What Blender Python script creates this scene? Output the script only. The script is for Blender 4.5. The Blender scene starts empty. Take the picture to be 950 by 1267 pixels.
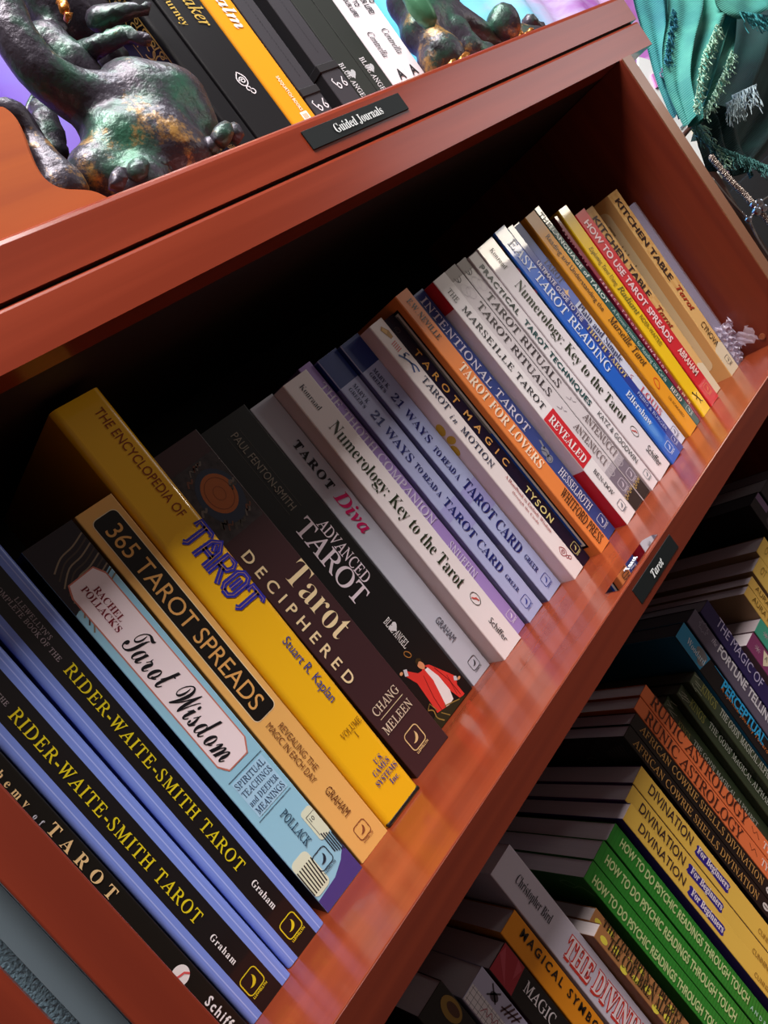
import bpy, bmesh, math, random
from mathutils import Vector, Matrix
random.seed(7)
scene = bpy.context.scene
COL = scene.collection
PI = math.pi

# ------------------------------------------------------------------ camera
CAM_P = (0.0, -0.32, 0.19103812576312354)
CAM_M = ((0.5973515493238931, -0.5215976271712179, -0.6091855561729115),
         (-0.557415244195555, 0.2760917047657774, -0.7829825132772358),
         (0.5765929, 0.80728513, -0.12582266))      # rows: image right, image down, forward
FPX = 934.911476
cam_d = bpy.data.cameras.new('camera')
cam_d.sensor_fit = 'HORIZONTAL'
cam_d.sensor_width = 36.0
cam_d.lens = 36.0 * FPX / 950.0
cam_d.clip_start = 0.02
cam_d.clip_end = 50
cam_o = bpy.data.objects.new('camera', cam_d)
COL.objects.link(cam_o)
rx, dn, fw = [Vector(v).normalized() for v in CAM_M]
cam_o.matrix_world = Matrix(((rx.x, -dn.x, -fw.x, CAM_P[0]), (rx.y, -dn.y, -fw.y, CAM_P[1]), (rx.z, -dn.z, -fw.z, CAM_P[2]), (0, 0, 0, 1)))
scene.camera = cam_o

# ------------------------------------------------------------------ world and lights
world = bpy.data.worlds.new('shop_ambient')
scene.world = world
world.use_nodes = True
bg = world.node_tree.nodes['Background']
bg.inputs[0].default_value = (0.95, 0.78, 0.72, 1)
bg.inputs[1].default_value = 0.09


def area(name, loc, target, size, size_y, energy, color):
    l = bpy.data.lights.new(name, 'AREA')
    l.shape = 'RECTANGLE'
    l.size, l.size_y = size, size_y
    l.energy = energy
    l.color = color
    o = bpy.data.objects.new(name, l)
    COL.objects.link(o)
    o.location = loc
    d = Vector(target) - Vector(loc)
    o.rotation_euler = d.to_track_quat('-Z', 'Y').to_euler()
    return o


area('ceiling_light_panel', (0.30, -0.66, 1.78), (0.32, 0.0, 0.05), 1.3, 0.56, 60.0, (1.0, 0.93, 0.90))
area('window_daylight', (2.2, -1.12, 0.325), (0.5, 0.05, 0.2), 0.45, 0.09, 2.6, (1.0, 0.90, 0.74))
area('sheen_fill', (3.5, -1.7, 0.85), (0.6, 0.0, 0.25), 1.3, 0.8, 4.5, (0.86, 0.92, 1.0))  # added fill far right, gives the fascia its grey sheen
area('ceiling_spot', (0.25, -0.25, 1.5), (0.35, 0.1, 0.42), 0.18, 0.18, 6.5, (0.92, 0.95, 1.0))
area('display_fill', (1.3, -0.25, 1.7), (1.2, 0.25, 0.4), 0.5, 0.4, 15.0, (0.95, 0.97, 1.0))  # added fill that brightens the wall hanging and the display

scene.view_settings.view_transform = 'Standard'
scene.view_settings.look = 'None'
scene.view_settings.gamma = 1.0
scene.view_settings.use_curve_mapping = False
scene.view_settings.exposure = 0.12

# ------------------------------------------------------------------ helpers


def lin(h):
    if not isinstance(h, str):
        return tuple(h)
    r = []
    for i in (0, 2, 4):
        c = int(h[i:i + 2], 16) / 255
        r.append(c / 12.92 if c <= .04045 else ((c + .055) / 1.055) ** 2.4)
    return tuple(r)


MATS = {}


def mat(h, rough=0.5, metal=0.0, coat=0.0, grain=0.0, gscale=(200, 200, 200), alpha=1.0, trans=0.0, bump=0.0):
    key = (h, rough, metal, coat, grain, gscale, alpha, trans, bump)
    if key in MATS:
        return MATS[key]
    m = bpy.data.materials.new('mat_' + str(h))
    m.use_nodes = True
    nt = m.node_tree
    b = nt.nodes['Principled BSDF']
    c = lin(h)
    b.inputs['Base Color'].default_value = (*c, 1)
    b.inputs['Roughness'].default_value = rough
    b.inputs['Metallic'].default_value = metal
    b.inputs['Coat Weight'].default_value = coat
    b.inputs['Specular IOR Level'].default_value = 0.4
    b.inputs['Coat Roughness'].default_value = 0.05 if coat >= .45 else 0.12
    b.inputs['Alpha'].default_value = alpha
    b.inputs['Transmission Weight'].default_value = trans
    if grain or bump:
        tc = nt.nodes.new('ShaderNodeTexCoord')
        mp = nt.nodes.new('ShaderNodeMapping')
        mp.inputs['Scale'].default_value = gscale
        nz = nt.nodes.new('ShaderNodeTexNoise')
        nz.inputs['Detail'].default_value = 4
        nz.inputs['Scale'].default_value = 1.0
        nt.links.new(tc.outputs['Object'], mp.inputs['Vector'])
        nt.links.new(mp.outputs['Vector'], nz.inputs['Vector'])
        if grain:
            mx = nt.nodes.new('ShaderNodeMix')
            mx.data_type = 'RGBA'
            nt.links.new(nz.outputs['Fac'], mx.inputs['Factor'])
            mx.inputs[6].default_value = (*[v * (1 - grain) for v in c], 1)
            mx.inputs[7].default_value = (*[min(1, v * (1 + grain)) for v in c], 1)
            nt.links.new(mx.outputs[2], b.inputs['Base Color'])
        if bump:
            bp = nt.nodes.new('ShaderNodeBump')
            bp.inputs['Strength'].default_value = bump
            bp.inputs['Distance'].default_value = 0.002
            nt.links.new(nz.outputs['Fac'], bp.inputs['Height'])
            nt.links.new(bp.outputs['Normal'], b.inputs['Normal'])
    MATS[key] = m
    return m


def wood(name, c1, c2, rough=0.3, coat=0.3, axis=0):
    m = bpy.data.materials.new(name)
    m.use_nodes = True
    nt = m.node_tree
    b = nt.nodes['Principled BSDF']
    tc = nt.nodes.new('ShaderNodeTexCoord')
    mp = nt.nodes.new('ShaderNodeMapping')
    sc = [55, 55, 55]
    sc[axis] = 2.2
    mp.inputs['Scale'].default_value = sc
    nz = nt.nodes.new('ShaderNodeTexNoise')
    nz.inputs['Scale'].default_value = 1.0
    nz.inputs['Detail'].default_value = 7
    nz.inputs['Distortion'].default_value = 0.8
    rp = nt.nodes.new('ShaderNodeValToRGB')
    rp.color_ramp.elements[0].position = 0.34
    rp.color_ramp.elements[1].position = 0.68
    rp.color_ramp.elements[0].color = (*lin(c1), 1)
    rp.color_ramp.elements[1].color = (*lin(c2), 1)
    nt.links.new(tc.outputs['Object'], mp.inputs['Vector'])
    nt.links.new(mp.outputs['Vector'], nz.inputs['Vector'])
    nt.links.new(nz.outputs['Fac'], rp.inputs['Fac'])
    nt.links.new(rp.outputs['Color'], b.inputs['Base Color'])
    b.inputs['Roughness'].default_value = rough
    b.inputs['Coat Weight'].default_value = coat
    b.inputs['Coat Roughness'].default_value = 0.14
    return m


def link_mesh(name, me, m=None, parent=None):
    if m is not None and not me.materials:
        me.materials.append(m)
    o = bpy.data.objects.new(name, me)
    COL.objects.link(o)
    if parent is not None:
        o.parent = parent
    return o


def mesh(name, verts, faces, m=None, parent=None, smooth=False):
    me = bpy.data.meshes.new(name)
    me.from_pydata([tuple(v) for v in verts], [], faces)
    me.update()
    if smooth:
        me.polygons.foreach_set('use_smooth', [True] * len(me.polygons))
    return link_mesh(name, me, m, parent)


def tag(o, label=None, cat=None, group=None, kind=None):
    if label:
        o['label'] = label
    if cat:
        o['category'] = cat
    if group:
        o['group'] = group
    if kind:
        o['kind'] = kind
    return o


def empty(name, loc, label=None, cat=None, group=None, roty=0.0, rotz=0.0):
    o = bpy.data.objects.new(name, None)
    COL.objects.link(o)
    o.location = loc
    o.rotation_euler = (0, roty, rotz)
    o.empty_display_size = 0.02
    return tag(o, label, cat, group)


def bm_obj(name, bm, m=None, parent=None, smooth=False):
    me = bpy.data.meshes.new(name)
    bm.normal_update()
    bm.to_mesh(me)
    bm.free()
    if smooth:
        me.polygons.foreach_set('use_smooth', [True] * len(me.polygons))
    return link_mesh(name, me, m, parent)


def box_bm(bm, x0, x1, y0, y1, z0, z1, bevel=0.0, seg=2, edges=None):
    r = bmesh.ops.create_cube(bm, size=1.0)
    vs = r['verts']
    for v in vs:
        v.co = Vector((x0 if v.co.x < 0 else x1, y0 if v.co.y < 0 else y1, z0 if v.co.z < 0 else z1))
    if bevel:
        es = list({e for v in vs for e in v.link_edges})
        if edges:
            es = [e for e in es if edges(e)]
        bmesh.ops.bevel(bm, geom=es, offset=bevel, segments=seg, profile=0.5, affect='EDGES')
    return vs


def box(name, x0, x1, y0, y1, z0, z1, m, parent=None, bevel=0.0, seg=2, edges=None):
    bm = bmesh.new()
    box_bm(bm, x0, x1, y0, y1, z0, z1, bevel, seg, edges)
    return bm_obj(name, bm, m, parent)


def tube_geo(pts, rad, n=8, closed=False):
    """verts, faces of a tube along pts; rad a number or list"""
    P = [Vector(p) for p in pts]
    V, F = [], []
    up = Vector((0.13, 0.2, 0.97))
    k = len(P)
    for i, p in enumerate(P):
        t = (P[(i + 1) % k if closed else min(i + 1, k - 1)] - P[(i - 1) % k if closed else max(i - 1, 0)])
        t = t.normalized() if t.length > 1e-9 else Vector((0, 0, 1))
        a = t.cross(up)
        if a.length < 1e-3:
            a = t.cross(Vector((1, 0, 0)))
        a.normalize()
        b = t.cross(a).normalized()
        r = rad[i] if isinstance(rad, (list, tuple)) else rad
        for j in range(n):
            th = 2 * PI * j / n
            V.append(p + a * math.cos(th) * r + b * math.sin(th) * r)
    for i in range(k if closed else k - 1):
        for j in range(n):
            F.append((i * n + j, i * n + (j + 1) % n, ((i + 1) % k) * n + (j + 1) % n, ((i + 1) % k) * n + j))
    if not closed:
        F.append(tuple(range(n - 1, -1, -1)))
        F.append(tuple((k - 1) * n + j for j in range(n)))
    return V, F


def merge(parts):
    V, F = [], []
    for v, f in parts:
        o = len(V)
        V += list(v)
        F += [tuple(i + o for i in q) for q in f]
    return V, F


def smooth_path(pts, n=6):
    P = [Vector(p) for p in pts]
    out = []
    for i in range(len(P) - 1):
        p0, p1, p2, p3 = P[max(i - 1, 0)], P[i], P[i + 1], P[min(i + 2, len(P) - 1)]
        for k in range(n):
            t = k / n
            out.append(0.5 * ((2 * p1) + (p2 - p0) * t + (2 * p0 - 5 * p1 + 4 * p2 - p3) * t * t + (3 * p1 - p0 - 3 * p2 + p3) * t ** 3))
    out.append(P[-1])
    return out


def ribbon(pts, w, closed=False):
    """flat 2-D ribbon in (u, z) -> list of quads (as separate polygons)"""
    n = len(pts)
    L, R = [], []
    for i in range(n):
        a = pts[(i - 1) % n] if (closed or i > 0) else pts[i]
        b = pts[(i + 1) % n] if (closed or i < n - 1) else pts[i]
        dx, dy = b[0] - a[0], b[1] - a[1]
        l = math.hypot(dx, dy) or 1
        nx, ny = -dy / l * w / 2, dx / l * w / 2
        L.append((pts[i][0] + nx, pts[i][1] + ny))
        R.append((pts[i][0] - nx, pts[i][1] - ny))
    q = []
    for i in range(n if closed else n - 1):
        j = (i + 1) % n
        q.append((L[i], L[j], R[j], R[i]))
    return q


def spline2(pts, n=6):
    return [(p.x, p.y) for p in smooth_path([(a, b, 0) for a, b in pts], n)]


def ellipse(cx, cy, rx_, ry_, n=20, rot=0.0):
    c, s = math.cos(rot), math.sin(rot)
    return [(cx + rx_ * math.cos(2 * PI * i / n) * c - ry_ * math.sin(2 * PI * i / n) * s,
             cy + rx_ * math.cos(2 * PI * i / n) * s + ry_ * math.sin(2 * PI * i / n) * c) for i in range(n)]


def rrect(x0, x1, y0, y1, r, n=4):
    o = []
    for cx, cy, a in ((x1 - r, y1 - r, 0), (x0 + r, y1 - r, 90), (x0 + r, y0 + r, 180), (x1 - r, y0 + r, 270)):
        for k in range(n + 1):
            t = math.radians(a + 90 * k / n)
            o.append((cx + r * math.cos(t), cy + r * math.sin(t)))
    return o


def flat(parent, name, polys, m, eps=0.12, side='spine', w=0.0):
    """print on a spine ((u, z) in mm) or on the left cover ((depth, z) in mm)"""
    V, F = [], []
    for p in polys:
        o = len(V)
        for a, b in p:
            V.append((a / 1e3, -eps / 1e3, b / 1e3) if side == 'spine' else (-w / 2e3 - eps / 1e3, a / 1e3, b / 1e3))
        F.append(tuple(range(o, o + len(p))))
    return mesh(name, V, F, m, parent)


# ------------------------------------------------------------------ lettering
def uni(s, U, L, D=None):
    o = ''
    for c in s:
        if 'A' <= c <= 'Z':
            o += chr(U + ord(c) - 65)
        elif 'a' <= c <= 'z':
            o += chr(0x210E) if (L == 0x1D44E and c == 'h') else chr(L + ord(c) - 97)
        elif D and c.isdigit():
            o += chr(D + ord(c) - 48)
        else:
            o += c
    return o


FONTS = {  # upper start, lower start, offset, shear correction
    'serif': (0x1D400, 0x1D41A, -0.007, 0), 'serifb': (0x1D400, 0x1D41A, 0.0, 0), 'slab': (0x1D400, 0x1D41A, 0.012, 0), 'slabx': (0x1D400, 0x1D41A, 0.05, 0), 'slabn': (0x1D400, 0x1D41A, 0.006, 0),
    'serifl': (0x1D400, 0x1D41A, -0.0105, 0), 'ben': (0x1D400, 0x1D41A, -0.006, 0), 'ital': (0x1D434, 0x1D44E, 0.006, 0), 'italb': (0x1D468, 0x1D482, 0.006, 0),
    'caps': (0x1D434, 0x1D44E, 0.008, 0.2867), 'script': (0x1D4D0, 0x1D4EA, 0.0, 0), 'frak': (0x1D56C, 0x1D586, 0.008, 0),
    'sans': (65, 97, 0.0, 0), 'sansm': (65, 97, 0.012, 0), 'sansb': (65, 97, 0.026, 0), 'mono': (0x1D670, 0x1D68A, 0.014, 0)}
GLY = {}


def glyphs(s, font, res=2, track=1.0):
    if font == 'script':
        res = 2
    key = (s, font, res, round(track, 2))
    if key in GLY:
        return GLY[key]
    f = font
    if f == 'serif' and s.upper() == s:
        f = 'caps'
    U, L, off, sh = FONTS[f]
    c = bpy.data.curves.new('lettering', 'FONT')
    c.body = uni(s, U, L, 0x1D7CE if font in ('serifb', 'slab', 'serif') else None)
    c.offset = 0.0 if any(ch.isdigit() for ch in s) and U == 65 else off
    c.resolution_u = res
    c.space_character = track
    o = bpy.data.objects.new('lettering', c)
    COL.objects.link(o)
    dg = bpy.context.evaluated_depsgraph_get()
    dg.update()
    me = bpy.data.meshes.new_from_object(o.evaluated_get(dg))
    V = [(v.co.x - sh * v.co.y, v.co.y) for v in me.vertices]
    F = [tuple(p.vertices) for p in me.polygons]
    bpy.data.objects.remove(o)
    bpy.data.meshes.remove(me)
    bpy.data.curves.remove(c)
    x0 = min(v[0] for v in V)
    x1 = max(v[0] for v in V)
    GLY[key] = (V, F, x0, x1)
    return GLY[key]


CAPH = 0.70


def letter_mesh(s, font, length, cap, res=2):
    """2-D verts scaled so that the string spans length and capitals are cap high"""
    V, F, x0, x1 = glyphs(s, font, 1)
    k0 = CAPH if font in ('sans', 'sansm', 'sansb') else 0.665
    nat = (x1 - x0) * cap / k0
    tr = 1.0
    if font not in ('script', 'italb', 'slabx', 'slabn') and len(s) > 1 and length > nat * 1.06:
        tr = min(2.6, 1 + (length / nat - 1) * len(s) / (len(s) - 1) * .92)
    V, F, x0, x1 = glyphs(s, font, res, tr)
    k = CAPH if font in ('sans', 'sansm', 'sansb') else 0.665
    sx = length / (x1 - x0)
    sy = cap / k
    return [((x - x0) * sx, y * sy) for x, y in V], F


def text_down(parent, s, font, m, u, z0, z1, cap, name='title_lettering', eps=0.4, res=2):
    V, F = letter_mesh(s, font, z0 - z1, cap, res)
    return mesh(name, [((u + y) / 1e3, -eps / 1e3, (z0 - x) / 1e3) for x, y in V], F, m, parent)


def text_across(parent, s, font, m, u0, u1, z, cap, name='small_lettering', eps=0.4, res=2):
    V, F = letter_mesh(s, font, u1 - u0, cap, res)
    return mesh(name, [((u0 + x) / 1e3, -eps / 1e3, (z + y) / 1e3) for x, y in V], F, m, parent)


def at(px, py, y):
    """point of the plane y seen at a pixel of the photograph (used to measure, in metres)"""
    v = Vector(((px - 475) / FPX, (py - 633.5) / FPX, 1))
    d = rx * v.x + dn * v.y + fw * v.z
    t = (y - CAM_P[1]) / d.y
    return Vector(CAM_P) + d * t



# ------------------------------------------------------------------ the bookcase and the shop around it
W_FRONT = wood('mahogany_front', '7e2d17', '903820', 0.28, 0.35, 0)
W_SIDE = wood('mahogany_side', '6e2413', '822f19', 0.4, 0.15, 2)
W_TOP = wood('mahogany_shelf_top', '722e18', '83391f', 0.24, 0.35, 0)
W_SHELF = W_TOP
W_GOLD = wood('orange_cherry', '9a4206', 'ac500a', 0.85, 0.0, 0)
BLACK = mat('050404', 0.8)

case = empty('bookcase', (0, 0, -0.34), 'reddish mahogany bookcase whose three shelves hold the upright books and journals', 'bookcase')


def cpart(name, x0, x1, y0, y1, z0, z1, m, **kw):
    o = box(name, x0, x1, y0, y1, z0 + 0.34, z1 + 0.34, m, case, **kw)
    return o


def topfront(lim):
    return lambda e: all(v.co.y < lim for v in e.verts) and all(v.co.z > 0 for v in e.verts) and abs(e.verts[0].co.z - e.verts[1].co.z) < 1e-6


def tf(y, z):
    return lambda e: all(abs(v.co.y - y) < 1e-6 and abs(v.co.z - z - 0.34) < 1e-6 for v in e.verts)


cpart('top_board', -0.06, 0.8054, 0.0, 0.30, 0.3194, 0.3459, W_FRONT, bevel=0.004, seg=3, edges=tf(0.0, 0.3459))
cpart('face_rail', -0.06, 0.8040, 0.0, 0.0215, 0.2925, 0.3178, W_FRONT, bevel=0.0024, seg=3, edges=tf(0.0, 0.3178))
cpart('recess_strip', -0.055, 0.80, 0.004, 0.02, 0.3178, 0.3194, BLACK)
cpart('inner_top', 0.0, 0.7486, 0.022, 0.30, 0.2926, 0.3178, mat('241009', 0.6))  # near-black tone carries the shade of the case interior
cpart('shelf_board', 0.0202, 0.7303, 0.0, 0.30, -0.0201, 0.0, W_SHELF, bevel=0.0007, seg=2)
cpart('shelf_board', 0.0202, 0.7303, 0.0, 0.30, -0.3401, -0.320, W_SHELF, bevel=0.0007, seg=2)
cpart('side_panel', 0.0, 0.020, -0.001, 0.30, -0.66, 0.2923, W_SIDE, bevel=0.0008)
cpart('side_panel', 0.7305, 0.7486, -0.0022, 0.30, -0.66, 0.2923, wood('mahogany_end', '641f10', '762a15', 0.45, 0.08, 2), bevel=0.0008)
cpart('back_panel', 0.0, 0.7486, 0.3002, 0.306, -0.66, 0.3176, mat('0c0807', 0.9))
cpart('edge_strip', 0.0203, 0.7302, -0.0006, 0.0001, -0.0199, -0.0006, wood('shelf_edge_dark', '551a0c', '662411', 0.4, 0.1, 0))  # thin strip along the shelf front, darker than the board
cpart('edge_strip', 0.7308, 0.7483, -0.0030, -0.0021, -0.66, 0.2920, mat('8a5c42', 0.3, coat=.4))  # thin tan strip along the front of the right panel
hole = bmesh.new()
bmesh.ops.create_cone(hole, cap_ends=True, segments=14, radius1=0.003, radius2=0.003, depth=0.0012,
                      matrix=Matrix.Translation((0.7299, 0.0302, 0.3504)) @ Matrix.Rotation(PI / 2, 4, 'Y'))
bm_obj('shelf_pin', hole, mat('a86a4a', 0.35, 0.6), case)

# room
tag(box('floor', -1.5, 3.6, -3.0, 0.55, -1.22, -1.20, mat('6a5a50', 0.6)), kind='structure')
tag(box('wall_back', -1.5, 3.6, 0.55, 0.60, -1.20, 2.2, mat('6f7478', 0.8, bump=0.4, gscale=(160, 160, 160))), kind='structure')
tag(box('wall_left', -0.30, -0.0112, 0.010, 0.52, -1.2, 0.317, mat('5c7480', 0.75, bump=.8, grain=0.12, gscale=(700, 700, 700))), kind='structure')
tag(box('trim_1', -0.0110, -0.0004, 0.006, 0.30, -1.2, 0.317, mat('5c6a72', 0.5)), kind='structure')
tag(box('trim_2', -0.10, -0.0163, -0.002, 0.0095, -1.2, 0.29, W_SIDE), kind='structure')

# wall hanging behind the top shelf


def hanging_mat():
    m = bpy.data.materials.new('mat_wall_hanging')
    m.use_nodes = True
    nt = m.node_tree
    b = nt.nodes['Principled BSDF']
    b.inputs['Roughness'].default_value = 0.6
    tc = nt.nodes.new('ShaderNodeTexCoord')
    nz = nt.nodes.new('ShaderNodeTexNoise')
    nz.inputs['Scale'].default_value = 3.0
    nz.inputs['Distortion'].default_value = 2.2
    nz.inputs['Detail'].default_value = 3
    mp = nt.nodes.new('ShaderNodeMapping')
    mp.inputs['Scale'].default_value = (1, 1, 2.8)
    nt.links.new(tc.outputs['Object'], mp.inputs['Vector'])
    nt.links.new(mp.outputs['Vector'], nz.inputs['Vector'])
    sx = nt.nodes.new('ShaderNodeSeparateXYZ')
    nt.links.new(tc.outputs['Object'], sx.inputs[0])
    ad = nt.nodes.new('ShaderNodeMath')
    ad.operation = 'MULTIPLY_ADD'
    nt.links.new(nz.outputs['Fac'], ad.inputs[0])
    ad.inputs[1].default_value = 0.35
    nt.links.new(sx.outputs['X'], ad.inputs[2])
    rp = nt.nodes.new('ShaderNodeValToRGB')
    e = rp.color_ramp.elements
    e[0].position = 0.0
    e[0].color = (*lin('4a2c8c'), 1)
    e[1].position = 1.0
    e[1].color = (*lin('c890e0'), 1)
    for p, c in ((0.30, '5c3ca4'), (0.45, '4a78c0'), (0.60, '5cbce0'), (0.74, '8ad8f4'), (0.82, 'd8c8f4'), (0.88, 'b86cc8'), (0.92, 'e8c0f0'), (0.96, 'c070c8')):
        x = rp.color_ramp.elements.new(p)
        x.color = (*lin(c), 1)
    dv = nt.nodes.new('ShaderNodeMath')
    dv.operation = 'DIVIDE'
    nt.links.new(ad.outputs[0], dv.inputs[0])
    dv.inputs[1].default_value = 2.35
    nt.links.new(dv.outputs[0], rp.inputs['Fac'])
    nt.links.new(rp.outputs['Color'], b.inputs['Base Color'])
    return m


xs = [0.02 + i * 0.02 for i in range(105)]
V, F = [], []
for i, x in enumerate(xs):
    y = 0.50 + 0.012 * math.sin(x * 26) + 0.006 * math.sin(x * 61)
    for z in (-0.25, 0.3, 0.8, 1.35):
        V.append((x, y, z))
for i, x in enumerate(xs):
    y = 0.503 + 0.012 * math.sin(x * 26) + 0.006 * math.sin(x * 61)
    for z in (-0.25, 0.3, 0.8, 1.35):
        V.append((x, y, z))
n = len(xs)
for s in (0, n * 4):
    for i in range(n - 1):
        for j in range(3):
            a = s + i * 4 + j
            q = (a, a + 4, a + 5, a + 1)
            F.append(q if s == 0 else q[::-1])
hang = mesh('wall_hanging', V, F, hanging_mat(), None, True)
tag(hang, 'purple, turquoise and pink printed cloth hanging behind the top shelf', 'wall hanging')
DIMS = {
 'alch': (21.0, 31.3, 54.0, 229.0, 0.0, 0.0),
 'rws1': (32.3, 58.5, 55.0, 254.0, 0.0, 0.0),
 'rws2': (60.0, 86.0, 59.0, 254.0, 1.5, 0.0),
 'wis': (91.0, 119.0, 61.5, 235.0, 1.5, 0.0),
 's365': (121.0, 143.5, 63.5, 235.0, 2.0, 0.0),
 'enc': (144.5, 174.5, 63.0, 285.0, 3.0, 0.0),
 'dec': (181.0, 214.5, 72.5, 239.0, -2.5, 0.0),
 'adv': (217.0, 260.0, 87.5, 237.0, -2.5, 0.0),
 'diva': (262.0, 283.0, 88.0, 233.0, -3.6, 0.0),
 'num': (285.2, 308.3, 74.5, 232.0, -5.3, 0.0),
 'thoth': (312.0, 324.0, 82.0, 236.0, -9.0, 0.0),
 'w21a': (325.5, 345.3, 78.5, 233.0, -8.3, 0.0),
 'w21b': (348.7, 368.7, 75.0, 232.5, -11.0, 0.0),
 'motion': (370.3, 385.0, 62.5, 231.0, -12.5, 0.0),
 'magic': (386.0, 397.5, 63.5, 229.0, -13.0, 0.0),
 'lovers': (399.0, 414.0, 53.5, 237.0, -13.5, 0.0),
 'inten': (415.5, 431.0, 57.0, 231.0, -14.2, 0.0),
 'mars': (433.0, 449.3, 47.0, 230.5, -15.0, 0.0),
 'rita': (450.7, 466.0, 48.5, 231.5, -15.5, 0.0),
 'ritb': (466.8, 480.0, 48.5, 231.5, -15.5, 0.0),
 'prac': (481.0, 493.0, 47.0, 230.5, -16.0, 0.0),
 'num2': (494.2, 518.3, 46.0, 232.0, -17.0, 0.0),
 'easy': (519.0, 537.0, 44.5, 234.5, -16.0, 0.0),
 'ult': (538.0, 548.3, 46.5, 232.0, -15.5, 0.0),
 'plain': (549.3, 566.5, 52.5, 231.0, -16.0, 0.0),
 'marso': (568.0, 585.5, 49.0, 231.5, -14.0, 0.0),
 'lang': (586.8, 596.8, 50.5, 233.0, -13.5, 0.0),
 'perf': (597.4, 602.6, 51.5, 218.0, -5.0, 0.0),
 'rad': (603.2, 619.5, 49.5, 220.5, -4.0, 0.0),
 'howto': (622.5, 641.8, 49.5, 209.0, -6.0, 0.0),
 'kita': (643.5, 663.0, 56.0, 207.0, -3.0, 0.0),
 'kitb': (685.0, 705.0, 52.5, 206.0, -1.0, 0.0),
 'shr': (711.0, 727.0, 55.0, 186.0, -5.5, 0.0),
 'blk': (83.0, 104.0, 50.0, 252.0, 5.0, -320.0),
 'grid': (105.5, 125.0, 50.0, 235.0, 5.5, -320.0),
 'magic2': (126.5, 144.0, 50.0, 230.0, 5.5, -320.0),
 'magsym': (145.5, 161.0, 50.0, 235.0, 5.0, -320.0),
 'bird': (165.0, 186.5, 50.0, 260.0, 3.0, -320.0),
 'coel2': (189.0, 198.0, 40.0, 187.0, 0.0, -320.0),
 'coel1': (198.7, 208.0, 50.0, 186.0, 0.0, -320.0),
 'psy3': (217.0, 230.0, 50.0, 204.0, -3.0, -320.0),
 'psy2': (230.6, 245.5, 50.0, 204.0, -3.0, -320.0),
 'psy1': (247.0, 261.0, 50.0, 202.0, -3.0, -320.0),
 'div3': (266.0, 279.0, 46.0, 202.0, -4.5, -320.0),
 'div2': (279.6, 292.6, 50.0, 204.0, -4.5, -320.0),
 'div1': (293.4, 308.4, 50.0, 205.0, -4.5, -320.0),
 'afr2': (312.0, 322.5, 50.0, 229.0, -5.0, -320.0),
 'afr1': (323.0, 334.0, 50.0, 229.5, -5.0, -320.0),
 'run2': (334.6, 346.0, 50.0, 233.0, -5.0, -320.0),
 'run1': (346.6, 357.5, 50.0, 234.0, -5.0, -320.0),
 'k1': (367.0, 377.5, 63.0, 203.0, -1.0, -320.0),
 'k2': (378.0, 389.0, 56.0, 203.0, -1.0, -320.0),
 'k3': (390.0, 402.0, 50.0, 203.0, -1.0, -320.0),
 'per': (403.0, 420.0, 50.0, 233.0, 3.0, -320.0),
 'fort': (421.5, 438.0, 50.0, 230.0, 5.0, -320.0),
 'mag': (439.0, 455.0, 50.0, 224.0, 6.5, -320.0),
 'mgt': (466.0, 483.0, 50.0, 171.0, 1.0, -320.0),
 'teal': (485.0, 502.0, 50.0, 170.0, 1.0, -320.0),
 'aura2': (503.5, 515.0, 50.0, 196.0, 0.0, -320.0),
 'aura1': (515.6, 526.5, 50.0, 197.0, 0.0, -320.0),
 'yelb': (531.0, 551.5, 50.0, 199.0, 0.0, -320.0),
 'yela': (552.0, 574.0, 50.0, 205.0, 0.0, -320.0),
 'blkbox': (584.0, 606.0, 50.0, 233.5, 0.0, -320.0),
 'j1': (361.0, 377.0, 60.0, 190.0, 0.0, 346.0),
 'j2': (378.0, 412.0, 60.0, 190.0, 0.0, 346.0),
 'j3': (413.0, 437.0, 60.0, 190.0, 0.0, 346.0),
 'j4': (438.0, 455.5, 60.0, 190.0, 0.0, 346.0),
 'j5': (468.0, 488.5, 60.0, 190.0, 0.0, 346.0),
 'ba1': (489.1, 509.0, 60.0, 190.0, 0.0, 346.0),
 'ba2': (509.6, 529.5, 60.0, 190.0, 0.0, 346.0),
 'w1': (530.2, 554.0, 60.0, 190.0, 0.0, 346.0),
 'w2': (554.6, 573.0, 60.0, 190.0, 0.0, 346.0),
}
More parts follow.
